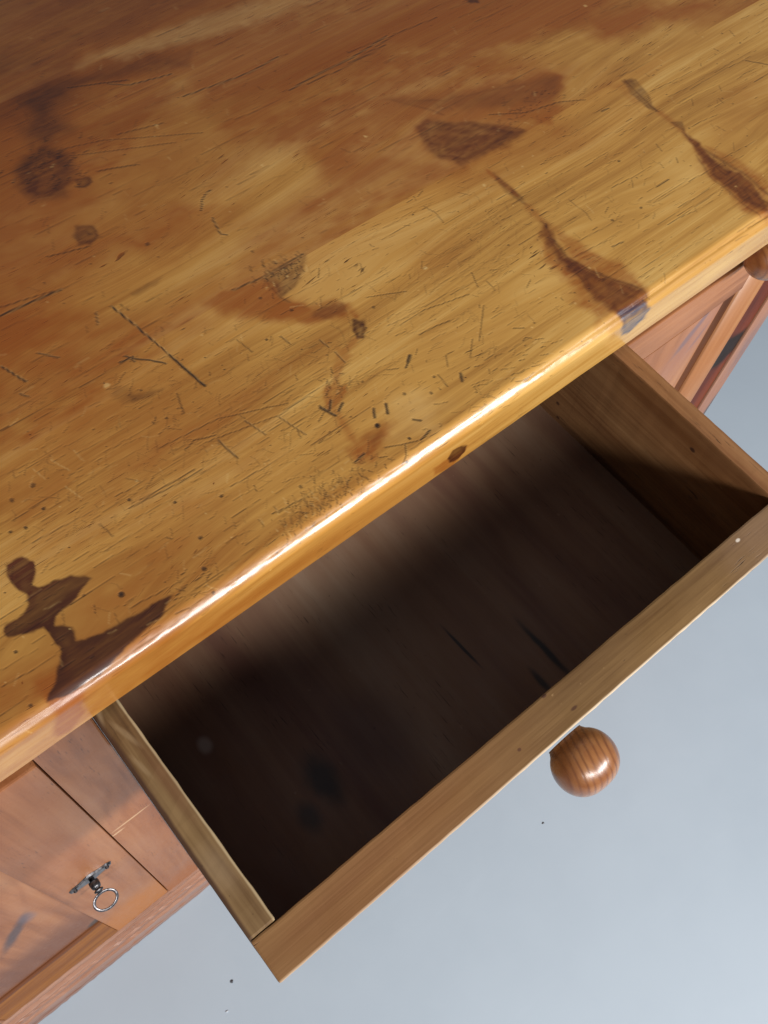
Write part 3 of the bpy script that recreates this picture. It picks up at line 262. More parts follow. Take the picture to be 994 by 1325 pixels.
# hand-worn front edge: slope angle (degrees) against distance round the edge
ARRIS = ((0, 0), (.0030, 26), (.0045, 35), (.0085, 43), (.0105, 56), (.0140, 90))
def arris():
    out = []; y = z = 0.0; ds = .0001
    for k in range(140):
        a = math.radians(float(np.interp((k+.5)*ds, [p[0] for p in ARRIS], [p[1] for p in ARRIS]))); y -= math.cos(a)*ds; z -= math.sin(a)*ds
        if (k+1) % 5 == 0: out.append((y, z, (k+1)*ds))
    return out
ARC = arris(); EY = -ARC[-1][0]; EZ = -ARC[-1][1]; ES = .0140
def plank(y0, y1, step, label, front=False, seed=1):
    """one glued board of the top: a fine grid whose vertices carry the figure, stains and scratches"""
    x0, x1 = -0.355, 0.765
    xs = np.arange(x0, x1+step*.5, step); nx = len(xs)
    prof = []   # y, z, s
    j = .0
    if front:
        n = int((y1-EY)/step)
        prof.append((y1-j, -TOP_T, y1+.05)); prof.append((y1-j, -.0002, y1+.001)); prof.append((y1, 0, y1))
        for k in range(n+1):
            s = y1-j-(y1-j-EY)*k/n; prof.append((s, 0, s))
        for y, z, s in ARC: prof.append((EY+y, z, EY-s))
        s_end = EY-ES
        dd = TOP_T-EZ-.001
        m = int(dd/step)
        for k in range(1, m+1): prof.append((0, -EZ-dd*k/m, s_end-dd*k/m))
        prof.append((.001, -TOP_T, s_end-dd-.0015))
    else:
        n = int((y1-y0)/step)
        prof.append((y1-j, -TOP_T, y1+.05)); prof.append((y1-j, -.0002, y1+.001)); prof.append((y1, 0, y1))
        for k in range(n+1):
            s = y1-j-(y1-y0-2*j)*k/n; prof.append((s, 0, s))
        prof.append((y0, 0, y0)); prof.append((y0+j, -.0002, y0)); prof.append((y0+j, -TOP_T, y0-.03))
    P = np.array(prof); npf = len(P)
    X, Yy = np.meshgrid(xs, P[:, 0]); Z = np.repeat(P[:, 1][:, None], nx, 1); V = np.repeat(P[:, 2][:, None], nx, 1)
    D = np.zeros_like(X); Rr = np.zeros_like(X); Sc = np.zeros_like(X); Bl = np.zeros_like(X); Pa = np.zeros_like(X)
    ch = {0: D, 1: Rr, 2: Sc, 3: Pa, 4: Bl}
    vmin, vmax = P[:, 2].min(), y1+.001
    wx = (fbm(X*220, V*220, 5)-.5); wy = (fbm(X*220, V*220, 9)-.5)
    wx2 = (fbm(X*60, V*60, 15)-.5); wy2 = (fbm(X*60, V*60, 19)-.5)
    fine = fbm(X*120, V*900, 33, 3)
    svals = P[:, 2]; blot = fbm(X*70, V*160, 37, 3)
    def window(xa, xb, va, vb):
        i0, i1 = np.searchsorted(xs, [xa, xb]); rows = np.where((svals >= va) & (svals <= vb))[0]
        if i1 <= i0 or len(rows) == 0: return None
        return slice(rows[0], rows[-1]+1), slice(i0, i1)
    for src, lo, hi in ((POLYS, y0, y1), (FPOLYS, -1, .02)):
        if src is FPOLYS and not front: continue
        for (c, st, soft, outl, pts) in src:
            px = np.array([p[0] for p in pts]); py = np.array([p[1] for p in pts])
            pad = soft*3+.003
            wdw = window(px.min()-pad, px.max()+pad, py.min()-pad, py.max()+pad)
            if wdw is None: continue
            xx = X[wdw] + wx[wdw]*min(.004, .0020+soft*.5) + wx2[wdw]*(.004+soft*1.6) ; vv = V[wdw] + wy[wdw]*min(.003, .0015+soft*.5) + wy2[wdw]*(.002+soft*1.6)
            ins = np.zeros(xx.shape, bool); dist = np.full(xx.shape, 1e9); n = len(px)
            for i in range(n):
                ax, ay, bx, by = px[i], py[i], px[(i+1) % n], py[(i+1) % n]
                cnd = (ay > vv) != (by > vv)
                with np.errstate(divide='ignore', invalid='ignore'):
                    ins ^= cnd & (xx < (bx-ax)*(vv-ay)/(by-ay+1e-12)+ax)
                dx, dy = bx-ax, by-ay; L = dx*dx+dy*dy+1e-12
                tt = np.clip(((xx-ax)*dx+(vv-ay)*dy)/L, 0, 1)
                dist = np.minimum(dist, np.hypot(xx-ax-tt*dx, vv-ay-tt*dy))
            sd = np.where(ins, dist, -dist)
            m = sstep(-soft, soft, sd)*st*(1+outl*.6*np.exp(-(sd/(soft*1.5+.0012))**2)-outl*.25)
            m = m*((.62+.76*fine[wdw])*(.8+.4*blot[wdw]) if st < .9 else (.88+.24*fine[wdw]))
            if not (src is FPOLYS):
                pass
            if c < 2 and .3 < st < .9 and outl >= .2:      # growth rings that follow the outline of the knot
                bd = .5+.5*np.sin(sd/(.0014+soft*.35)*1.5+wx2[wdw]*14+fine[wdw]*3)
                m = m*(1-.30*bd*sstep(0, soft*1.2, sd))
            ch[c][wdw] = 1-(1-ch[c][wdw])*(1-np.clip(m, 0, 1))
    for (c, st, wd, pts) in STRANDS:      # soft darker veins with tapering ends
        n = len(pts)-1
        for i in range(n):
            a, bq = pts[i], pts[i+1]
            wdw = window(min(a[0], bq[0])-wd*3-.002, max(a[0], bq[0])+wd*3+.002, min(a[1], bq[1])-wd*3-.002, max(a[1], bq[1])+wd*3+.002)
            if wdw is None: continue
            xx, vv = X[wdw]+wx2[wdw]*.004, V[wdw]+wy2[wdw]*.004
            dx, dy = bq[0]-a[0], bq[1]-a[1]; L = dx*dx+dy*dy+1e-12
            tt = np.clip(((xx-a[0])*dx+(vv-a[1])*dy)/L, 0, 1); dist = np.hypot(xx-a[0]-tt*dx, vv-a[1]-tt*dy)
            u = (i+tt)/n; tp = np.minimum(1, np.minimum(u, 1-u)*5+.45)
            m = np.exp(-(dist/(wd*tp))**2)*st*(.65+.7*fine[wdw])
            ch[c][wdw] = np.maximum(ch[c][wdw], np.clip(m, 0, 1))
    if seed == 2: Rr[:] = 1-(1-Rr)*(1-np.clip(.18+.34*sstep(.17, .34, V)+.75*sstep(.48, .60, fbm(X*5, V*9, 207, 3))*.8+.40*sstep(.45, .10, X)*sstep(.17, .30, V), 0, .92)*(.7+.6*blot))
    if seed > 1: D[:] = 1-(1-D)*(1-np.clip(.24*sstep(.17, .42, V)*(.3+1.4*fbm(X*9, V*40, 217, 3)), 0, .3))
    if seed == 3: Rr[:] = 1-(1-Rr)*(1-np.clip(.70+.5*(fbm(X*5, V*9, 209, 3)-.3), 0, .95))
    if seed == 1: Rr[:] = 1-(1-Rr)*(1-np.clip(.36*sstep(.46, .66, fbm(X*7, V*13, 211, 3))+.16*sstep(.22, .05, X)+.55*sstep(.085, .157, V)*sstep(.30, .08, X)+.10*sstep(.12, .157, V), 0, .75)*(.5+1.0*blot))
    rr = random.Random(100+seed)
    segs = list(SEGS)
    for (cx, cy, sx, sy, n, ang, ln, st) in CLUS:
        r2 = random.Random(int((cx*7919+cy*104729)*1e4))
        for k in range(n):
            a = math.radians(ang + r2.gauss(0, 9) if r2.random() < .72 else r2.uniform(-80, 80)); L = ln*r2.uniform(.25, 1.5)
            x = r2.gauss(cx, sx); y = r2.gauss(cy, sy)
            if r2.random() < .5 and ang == 0: a += r2.choice((0, math.radians(62)))
            ex, ey = x+math.cos(a)*L, y+math.sin(a)*L
            bx, by = (x+ex)/2+r2.uniform(-.1, .1)*L, (y+ey)/2+r2.uniform(-.1, .1)*L
            q = st*r2.uniform(.3, 1.3)*(.7 if ang == 0 else 1)
            if r2.random() < .12: q = -q*.8
            segs.append((q, r2.uniform(.0004, .0008), (x, y), (bx, by))); segs.append((q*.8, r2.uniform(.0004, .0007), (bx, by), (ex, ey)))
    for k in range(230):      # long faint lines that run with the grain
        x, y = rr.uniform(-.05, .72), rr.uniform(y0, y1); L = rr.uniform(.008, .045); a = rr.gauss(-.02, .035); q = rr.uniform(.10, .42)
        m_ = (x+L*.5, y+L*.5*math.tan(a)+rr.gauss(0, .0006)); segs.append((q, .0005, (x, y), m_)); segs.append((q*.7, .0004, m_, (x+L, y+L*math.tan(a))))
    for k in range(330):      # stray marks over the whole top
        x, y = rr.uniform(-.05, .72), rr.uniform(y0, y1); a = rr.choice((rr.gauss(0, .12), rr.gauss(1.1, .3), rr.uniform(-1.5, 1.5))); L = rr.uniform(.001, .009)
        q = rr.uniform(.12, .5)*(1 if front else .6)*rr.choice((1, 1, 1, -.7))
        segs.append((q, rr.uniform(.0005, .0009), (x, y), (x+L*math.cos(a), y+L*math.sin(a))))
    segs += [(-.38*st, .0005, (a_[0]+.0006, a_[1]-.0006), (b_[0]+.0006, b_[1]-.0006)) for (st, w_, a_, b_) in SEGS if st > .55]  # pale line beside each strong scratch paints its lit edge
    for (st, wd, a, b) in segs:
        wdw = window(min(a[0], b[0])-.002, max(a[0], b[0])+.002, min(a[1], b[1])-.002, max(a[1], b[1])+.002)
        if wdw is None: continue
        xx, vv = X[wdw]+wx[wdw]*.0007, V[wdw]+wy[wdw]*.0007
        dx, dy = b[0]-a[0], b[1]-a[1]; L = dx*dx+dy*dy+1e-12
        tt = np.clip(((xx-a[0])*dx+(vv-a[1])*dy)/L, 0, 1); dist = np.hypot(xx-a[0]-tt*dx, vv-a[1]-tt*dy)
        ww = max(wd*.62, step*.55)*(.75+.5*fine[wdw])
        m = np.clip(1.25-dist/ww, 0, 1)*abs(st)*min(1, wd*.62/(step*.55)+.25)
        T = Sc if st > 0 else Pa
        T[wdw] = np.maximum(T[wdw], m)
    dots = list(DOTS)
    for k in range(220):
        dots.append((rr.choice((.5, .7, .35, -.5))*(1 if front else .6), rr.choice((.0004, .0005, .0006, .0007, .0010)), (rr.uniform(-.05, .72), rr.uniform(y0, y1))))
    for (st, r, p) in dots:
        r = r*.78
        wdw = window(p[0]-r*2, p[0]+r*2, p[1]-r*2, p[1]+r*2)
        if wdw is None: continue
        dist = np.hypot(X[wdw]-p[0]+wx[wdw]*r, V[wdw]-p[1]+wy[wdw]*r)
        m = sstep(r*1.25, r*.6, dist)*abs(st); T = Sc if st > 0 else Pa
        T[wdw] = np.maximum(T[wdw], m)
    # grain field: long drifting lines that bend round the knots
    gx = X + .0*V; gy = V + .020*(fbm(X*3.2+seed*9, V*5, 41+seed)-.5) + .004*(fbm(X*14, V*20, 51+seed)-.5) + (-.06*X if not front else -.02*X)
    for kx, ky, rad, amp in ((.155, .275, .05, .035), (.45, .185, .06, .02), (.27, .13, .035, .015), (.02, .035, .05, .02), (.40, .06, .05, .018), (.55, .07, .05, .018), (.25, .04, .05, .014), (.17, .225, .02, .012)):
        rr2 = ((X-kx)/rad/1.8)**2 + ((V-ky)/rad)**2
        gy = gy + amp*np.exp(-rr2)*np.tanh((V-ky)/rad*2.2)*-1
    gz = np.full_like(X, seed*1.7)
    # small irregularities of an old, hand-worn surface
    hz = (fbm(X*9, V*14, 61)-.5)*.0007 + (fbm(X*45, V*45, 71)-.5)*.00016
    lip = (fbm(X*24, V*110, 81)-.5)*.00045 + (fbm(X*160, V*300, 83)-.5)*.00018
    if front:
        k = np.exp(-((V-.004)/.005)**2); Z = Z + np.where(V > -.004, hz, 0) - np.abs(lip)*k*1.2 
        # flattened second arris further right, where the edge was planed
        kk = sstep(.33, .42, X)*np.exp(-((V-.0045)/.0013)**2); Z = Z - kk*.0007
        Yy = Yy + (fbm(X*25, V*25, 91)-.5)*.0006*(V < .004)
    else:
        top = (Z > -.001); Z = np.where(top, Z+hz, Z)
    ctr = np.array(((x0+x1)/2, (y0+y1)/2, -TOP_T/2))
    co = np.stack([X-ctr[0], Yy-ctr[1], Z-ctr[2]], -1).reshape(-1, 3).astype(np.float32)
    idx = np.arange(npf*nx).reshape(npf, nx)
    a, b = idx[:-1, :-1], idx[1:, :-1]; c, d = idx[1:, 1:], idx[:-1, 1:]
    faces = np.stack([a, b, c, d], -1).reshape(-1, 4)
    last = np.stack([idx[-1, :-1], idx[0, :-1], idx[0, 1:], idx[-1, 1:]], -1)
    faces = np.concatenate([faces, last])
    me = bpy.data.meshes.new('plank')
    nf = len(faces); capn = npf
    me.vertices.add(len(co)); me.vertices.foreach_set('co', co.ravel())
    loops = np.concatenate([faces.ravel(), idx[:, 0][::-1], idx[:, -1]]).astype(np.int32)
    starts = np.concatenate([np.arange(nf)*4, [nf*4, nf*4+capn]]).astype(np.int32)
    me.loops.add(len(loops)); me.loops.foreach_set('vertex_index', loops)
    me.polygons.add(nf+2); me.polygons.foreach_set('loop_start', starts)
    sm = np.ones(nf+2, bool); sm[-2:] = False
    side = (np.arange(npf-1) < 3) | ((np.arange(npf-1) >= npf-2) if not front else (np.arange(npf-1) >= npf-4))
    sm[:(npf-1)*(nx-1)] = ~np.repeat(side, nx-1); sm[(npf-1)*(nx-1):] = False
    me.polygons.foreach_set('use_smooth', sm)
    me.update(calc_edges=True)
    g = me.attributes.new('grain', 'FLOAT_VECTOR', 'POINT'); g.data.foreach_set('vector', np.stack([gx, gy, gz], -1).astype(np.float32).ravel())
    def ca(nm, arrs):
        q = me.attributes.new(nm, 'FLOAT_COLOR', 'POINT'); q.data.foreach_set('color', np.stack([np.clip(z, 0, 1) for z in arrs]+[np.ones_like(X)], -1).astype(np.float32).ravel())
    ca('marks', (D, Rr, Sc)); ca('marks_two', (Bl, Pa, np.zeros_like(X)))
    me.materials.append(TOPWOOD)
    o = place(bpy.data.objects.new('plank', me), (ctr[0], ctr[1], ctr[2]+FLOOR_TO_TOP), desk)
    o['label'] = label
    return o

# ------------------------------------------------------------------ the desk
desk = tag(empty('desk', (0.205, 0.30, 0)), 'worn honey coloured pine desk with scratched top and middle drawer pulled open', 'desk')
TOPWOOD = wood('varnished_pine_top', (.20, .074, .010), (.41, .212, .046), (.57, .355, .11), attr=True, ring=42, rough=(.45, .6), bump=.38, fleck=1.0, coat=1.0, ringc=.16, fibre=.42, spec=.12, coatr=(.19, .28))
plank(0, .1575, .0008, 'front board of the top, scratched and stained, with rounded worn edge', True, 1)
plank(.1575, .385, .0012, 'middle board of the top with dark knots', False, 2)
plank(.385, .600, .0020, 'rear board of the top', False, 3)

YF = 0.0209           # plane of the cabinet front
LP = dict(dark=(.16, .050, .014), mid=(.280, .104, .036), light=(.36, .155, .062), rough=(.4, .55), coat=.14, spec=.4, fibre=.34, fleck=.6, bump=.15)
def dims(x, y, z): return ((x[0]+x[1])/2, (y[0]+y[1])/2, (z[0]+z[1])/2)
def mk(box, p, rad, col, st=.9, soft=.35, rot=(0, 0, 0)):
    c = dims(*box); return (tuple(p[i]-c[i] for i in range(3)), rad, rot, col, st, soft)
def pboard(name, x, y, z, parent, axis, marks=(), bev=.0015, wob=0, P=LP, label=None, **k):
    box = (x, y, z)
    q = dict(P); q.update(k)
    ms = [mk(box, *m) for m in marks]
    o = board(name, x, y, z, wood(name+'_pine', q.pop('dark'), q.pop('mid'), q.pop('light'), axis=axis, marks=ms, **q), parent, bev, wob)
    if label: o['label'] = label
    return o
DK = (.045, .016, .008); BLU = (.085, .085, .115); RED = (.20, .05, .014); RUST = (.26, .085, .02)

def pedestal(x0, x1, inner_left):
    t = .020
    pboard('side_panel', (x0, x0+t), (YF+.022, .565), (-.77, -.0376), desk, 'Z')
    pboard('side_panel', (x1-t, x1), (YF+.022, .565), (-.77, -.0376), desk, 'Z')
    pboard('back_panel', (x0+t+.0005, x1-t-.0005), (.550, .562), (-.77, -.0376), desk, 'Z')
    pboard('bottom_panel', (x0+t+.0005, x1-t-.0005), (YF+.023, .549), (-.715, -.695), desk, 'X')
pedestal(-.335, .0, False); pedestal(.410, .727, True)
pboard('back_panel', (.0005, .4095), (.545, .560), (-.45, -.0376), desk, 'X')

def moulding(x0, x1):
    """ridged plinth moulding: profile in y/z run along x"""
    pr = [(YF+.022, -.700), (YF+.001, -.700), (YF-.001, -.704), (YF-.001, -.712), (YF-.0045, -.716), (YF-.0045, -.722), (YF-.0065, -.724),
          (YF-.0065, -.737), (YF-.0090, -.740), (YF-.0090, -.765), (YF-.0100, -.768), (YF-.0100, -.7795), (YF+.022, -.7795)]
    c = Vector(((x0+x1)/2, YF, -.74)); bm = bmesh.new(); n = 60
    rows = []
    for i in range(n+1):
        x = x0+(x1-x0)*i/n
        rows.append([bm.verts.new((x-c.x, y-c.y+rnd.uniform(-1, 1)*.0004, z-c.z+rnd.uniform(-1, 1)*.0004)) for y, z in pr])
    for i in range(n):
        for k in range(len(pr)):
            bm.faces.new((rows[i][k], rows[i][(k+1) % len(pr)], rows[i+1][(k+1) % len(pr)], rows[i+1][k]))
    bm.faces.new(rows[0][::-1]); bm.faces.new(rows[-1])
    bmesh.ops.recalc_face_normals(bm, faces=bm.faces[:])
    return from_bm('base_moulding', bm, wood('moulding_pine', (.17, .062, .03), (.29, .14, .085), (.40, .23, .16), axis='X', rough=(.34, .5), coat=.3, fleck=.8, bump=.4, fibre=.4), c+Vector((0, 0, FLOOR_TO_TOP)), desk)

# --- left pedestal front
pboard('front_stile', (-.0385, .0), (YF, YF+.0215), (-.6985, -.0376), desk, 'Z',
       marks=[((-.02, YF, -.335), (.016, .01, .0018), (.55, .34, .18), .75, .4), ((-.034, YF, -.345), (.006, .01, .002), (.55, .34, .18), .8, .4), ((-.02, YF, -.69), (.05, .03, .045), (.30, .09, .014), 1.0, .6)])
pboard('front_stile', (-.335, -.3015), (YF, YF+.0215), (-.6985, -.0376), desk, 'Z')
pboard('front_rail', (-.3010, -.0390), (YF+.010, YF+.0215), (-.1030, -.0376), desk, 'X', dark=(.08, .03, .01), mid=(.16, .062, .016), light=(.2, .08, .03), coat=0, spec=.2)  # rail colour darkened to paint the shade of the gap above the door
doorL = empty('door', (-.17, YF, -.40+FLOOR_TO_TOP), desk); doorL['label'] = 'left cupboard door with key plate'
zt, zb = -.1075, -.6945
pboard('stile', (-.1030, -.0394), (YF, YF+.020), (zb, zt), doorL, 'Z',
       marks=[((-.0690, YF, -.352), (.007, .02, .030), RUST, .75, .6), ((-.066, YF, -.30), (.02, .02, .05), (.24, .085, .04), .35, .8), ((-.07, YF, -.665), (.06, .03, .070), (.38, .125, .014), 1.0, .5)])
pboard('stile', (-.3000, -.2380), (YF, YF+.020), (zb, zt), doorL, 'Z')
pboard('rail', (-.2378, -.1032), (YF+.0004, YF+.0196), (-.165, zt), doorL, 'X')
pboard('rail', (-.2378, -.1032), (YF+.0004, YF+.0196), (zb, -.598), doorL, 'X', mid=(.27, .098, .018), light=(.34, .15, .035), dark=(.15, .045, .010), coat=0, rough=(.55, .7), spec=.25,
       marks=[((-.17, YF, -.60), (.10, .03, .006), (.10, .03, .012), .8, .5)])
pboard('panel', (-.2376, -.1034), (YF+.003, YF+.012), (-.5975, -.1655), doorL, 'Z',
       marks=[((-.145, YF, -.420), (.0065, .03, .036), (.05, .035, .04), .85, .6, (0, .5, 0)), ((-.128, YF, -.40), (.006, .03, .016), BLU, .5, .6), ((-.17, YF, -.56), (.12, .03, .055), (.13, .04, .014), .8, .6),  # reddish-brown wood across the panel's foot, with its shading painted in
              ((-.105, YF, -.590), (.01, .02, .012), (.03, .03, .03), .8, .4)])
moulding(-.345, .004)

# --- right pedestal front
pboard('front_stile', (.410, .4345), (YF, YF+.0215), (-.6985, -.0376), desk, 'Z')
pboard('front_stile', (.6970, .727), (YF+.0002, YF+.0215), (-.6985, -.0376), desk, 'Z', P=dict(LP, mid=(.30, .135, .08), light=(.40, .21, .13)),
       marks=[((.725, YF, -.44), (.006, .02, .045), (.05, .045, .05), .8, .5), ((.72, YF, -.30), (.012, .02, .05), BLU, .45, .7), ((.712, YF, -.23), (.02, .03, .05), (.34, .15, .08), .5, .7)])
pboard('front_rail', (.4350, .6965), (YF+.016, YF+.0215), (-.0970, -.0376), desk, 'X', dark=(.1, .025, .012), mid=(.16, .04, .016), light=(.2, .06, .02))
sd = empty('small_drawer', (.55, YF, -.07+FLOOR_TO_TOP), desk)
pboard('drawer_front', (.4355, .6650), (YF+.0005, YF+.0155), (-.0965, -.0400), sd, 'X')
doorR = empty('door', (.55, YF, -.40+FLOOR_TO_TOP), desk); doorR['label'] = 'right cupboard door with rounded outer edge and blue knots'
pboard('rail', (.4362, .6155), (YF, YF+.018), (-.148, -.1015), doorR, 'X', P=dict(LP, mid=(.32, .130, .052), light=(.39, .18, .08), coat=.1, spec=.3), bev=.001)
pboard('rail', (.4362, .6120), (YF, YF+.018), (zb, -.598), doorR, 'X')
def prism(name, prof, z0, z1, mat, parent, n=1, shear=0.0, smooth=True, top_taper=0.0):
    """upright run of an x/y outline"""
    cx = sum(p[0] for p in prof)/len(prof); cy = sum(p[1] for p in prof)/len(prof); cz = (z0+z1)/2
    bm = bmesh.new(); rows = []
    for i in range(n+1):
        z = z0+(z1-z0)*i/n
        rows.append([bm.verts.new((x-cx+shear*(z-z1), y-cy, z-cz)) for x, y in prof])
    for i in range(n):
        for k in range(len(prof)):
            bm.faces.new((rows[i][k], rows[i][(k+1) % len(prof)], rows[i+1][(k+1) % len(prof)], rows[i+1][k]))
    bm.faces.new(rows[0][::-1]); bm.faces.new(rows[-1])
    bmesh.ops.recalc_face_normals(bm, faces=bm.faces[:])
    o = from_bm(name, bm, mat, (cx, cy, cz+FLOOR_TO_TOP), parent)
    return o
# flat panel that rolls over into the groove beside the door's round outer stile
pw = wood('door_panel_pine', (.19, .065, .020), (.33, .130, .050), (.40, .180, .080), axis='Z', rough=(.4, .55), coat=.1, spec=.3, fleck=.3, bump=.15,
          marks=[((.539-.5282, -.006, -.165+.373), (.0060, .05, .026), BLU, .8, .5, (0, 0, 0))[:2] + ((0, .5, 0), BLU, .8, .5),
                 ((.557-.5282, -.006, -.187+.373), (.0035, .05, .014), (0, .5, 0), BLU, .6, .5),
                 ((.548-.5282, -.006, -.185+.373), (.024, .05, .045), (0, .3, 0), (.27, .12, .09), .6, .9),
                 ((.592-.5282, 0, -.35+.373), (.014, .05, .40), (0, 0, 0), (.34, .115, .016), .95, .6)])
prism('panel', [(.4362, YF+.014), (.4362, YF), (.570, YF), (.582, YF+.0006), (.590, YF+.0014), (.596, YF+.0022), (.600, YF+.0032), (.600, YF+.014)], -.5975, -.1485, pw, doorR)
prism('groove_strip', [(.6004, YF+.0140), (.6004, YF+.0034), (.6155, YF+.0030), (.6155, YF+.0140)], -.5975, -.1485,
      wood('groove_shade_pine', (.05, .014, .004), (.10, .030, .006), (.15, .05, .012), axis='Z', rough=(.5, .65), spec=.15), doorR)  # shallow groove; its shade is painted as dark wood colour
cs = [(.6160, YF+.016), (.6160, YF+.0015)] + [(.6375-.0215*math.cos(a*math.pi/10), YF+.002-.0045*math.sin(a*math.pi/10)) for a in range(1, 10)] + [(.6590, YF+.0015), (.6590, YF+.016)]
o = prism('stile', cs, zb, -.0998, wood('round_stile_pine', (.19, .07, .018), (.29, .122, .042), (.38, .19, .08), axis='Z', rough=(.4, .55), coat=.25, fleck=.3, bump=.15), doorR)
for p in o.data.polygons: p.use_smooth = True
o['label'] = 'rounded outer stile'
prism('edge_strip', [(.6595, YF+.014), (.6595, YF+.0030), (.6960, YF+.0026), (.6960, YF+.014)], -.6980, -.0998,  # nearly flush strip, dark red colour paints the shadow of a recess
      wood('recess_shade_pine', (.06, .012, .006), (.125, .024, .008), (.18, .04, .012), axis='Z', rough=(.5, .65), spec=.2, marks=[((0, 0, .115), (.03, .05, .028), (0, 0, 0), (.012, .008, .006), .95, .3), ((0, 0, -.03), (.03, .05, .012), (0, 0, 0), (.02, .01, .008), .8, .4)]), desk)
moulding(.406, .737)

# --- knobs
def knob_mat(center_y, s=1.0):
    t = NT('turned_pine_knob'); v = t.n('ShaderNodeTexCoord').outputs['Object']
    sp = t.n('ShaderNodeSeparateXYZ'); t.l(v, sp.inputs[0])
    warp = t.noise(v, (26, 12, 26), 3, .55)
    q = t.math('ADD', t.math('MULTIPLY', sp.outputs[0], 1450.0*s), t.math('MULTIPLY', sp.outputs[1], -430.0*s))
    q = t.math('ADD', q, t.math('MULTIPLY', sp.outputs[2], 250.0*s))
    q = t.math('ADD', q, t.math('MULTIPLY', warp, 14.0))
    sn = t.math('POWER', t.math('MULTIPLY_ADD', t.math('SINE', q), .5, .5), 3.0)
    sn = t.math('MULTIPLY', sn, t.rng(t.noise(v, (40, 40, 40), 2), .3, .6, .35, 1))
    fib = t.noise(v, (600, 90, 500), 3)
    col = t.ramp(t.noise(v, (45, 30, 45), 3), [(.3, (.15, .046, .012)), (.5, (.235, .092, .027)), (.7, (.33, .150, .050))])
    col = t.mix(t.math('MULTIPLY', sn, .68), col, (.075, .018, .006))
    col = t.mix(t.rng(fib, .55, .75, 0, .35), col, (.15, .035, .01))
    t.l(col, t.b.inputs['Base Color']); t.l(t.rng(fib, .3, .7, .24, .36), t.b.inputs['Roughness'])
    t.b.inputs['Coat Weight'].default_value = .55; t.b.inputs['Coat Roughness'].default_value = .30
    bp = t.n('ShaderNodeBump'); bp.inputs['Strength'].default_value = .3; bp.inputs['Distance'].default_value = .0004
    t.l(t.math('ADD', t.math('MULTIPLY', sn, -.6), fib), bp.inputs['Height']); t.l(bp.outputs[0], t.b.inputs['Normal'])
    return t.m
def knob(x, yface, z, r, parent, label):
    """turned knob, axis along -y: short neck, then a flattened ball"""
    pr = [(0, .0003), (r*.60, .0003), (r*.60, -r*.02)]
    L = r*1.75; c0 = r*.05
    for k in range(1, 25):
        a = math.pi*k/24
        # squarish ball
        cy = c0 - L/2 + math.cos(a)*L/2
        rad = r*(abs(math.sin(a))**.80)
        if rad < r*.62 and k < 12: continue
        pr.append((rad, cy))
    pr[-1] = (0, c0-L)
    bm = bmesh.new(); seg = 48; rings = []
    cen = c0-L/2
    for rad, y in pr:
        if rad == 0: rings.append([bm.verts.new((0, y-cen, 0))])
        else: rings.append([bm.verts.new((rad*math.cos(2*math.pi*i/seg), y-cen, rad*math.sin(2*math.pi*i/seg))) for i in range(seg)])
    for A, B in zip(rings[:-1], rings[1:]):
        for i in range(seg):
            j = (i+1) % seg
            if len(A) == 1: bm.faces.new((A[0], B[i], B[j]))
            elif len(B) == 1: bm.faces.new((A[i], B[0], A[j]))
            else: bm.faces.new((A[i], B[i], B[j], A[j]))
    bmesh.ops.recalc_face_normals(bm, faces=bm.faces[:])
    return from_bm('knob', bm, knob_mat(cen), (x, yface+cen, z+FLOOR_TO_TOP), parent, smooth=True)

# --- the open middle drawer
DT = -.0431; DB = -.1501; YO = -.1604; YI = -.1369; DX0, DX1 = 0.0005, .4090; IX0, IX1 = .0159, .3963
drawer = empty('drawer', (.205, YO, -.1+FLOOR_TO_TOP), desk); drawer['label'] = 'open middle drawer with round wooden knob'
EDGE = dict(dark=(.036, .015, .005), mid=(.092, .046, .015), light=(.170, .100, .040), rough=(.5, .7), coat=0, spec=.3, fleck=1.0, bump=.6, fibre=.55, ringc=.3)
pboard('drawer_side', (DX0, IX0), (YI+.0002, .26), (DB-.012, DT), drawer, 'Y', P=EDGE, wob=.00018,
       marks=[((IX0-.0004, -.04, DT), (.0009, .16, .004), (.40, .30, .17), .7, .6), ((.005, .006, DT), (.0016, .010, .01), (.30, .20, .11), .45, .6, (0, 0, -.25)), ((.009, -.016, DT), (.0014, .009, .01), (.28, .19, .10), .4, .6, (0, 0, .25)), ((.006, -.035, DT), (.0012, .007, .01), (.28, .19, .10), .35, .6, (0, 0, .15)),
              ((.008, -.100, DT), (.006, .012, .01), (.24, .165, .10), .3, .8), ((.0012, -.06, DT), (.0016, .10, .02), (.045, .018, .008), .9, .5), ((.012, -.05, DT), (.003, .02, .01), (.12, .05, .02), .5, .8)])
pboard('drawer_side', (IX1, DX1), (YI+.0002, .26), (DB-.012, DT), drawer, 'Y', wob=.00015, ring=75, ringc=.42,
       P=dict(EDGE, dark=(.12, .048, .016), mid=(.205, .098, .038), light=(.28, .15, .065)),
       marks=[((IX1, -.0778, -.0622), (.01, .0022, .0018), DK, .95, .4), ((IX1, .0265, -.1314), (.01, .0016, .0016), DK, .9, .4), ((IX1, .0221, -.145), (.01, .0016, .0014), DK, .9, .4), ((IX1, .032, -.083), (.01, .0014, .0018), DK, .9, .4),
              ((IX1, -.05, -.147), (.01, .07, .004), (.05, .02, .01), .7, .7)])
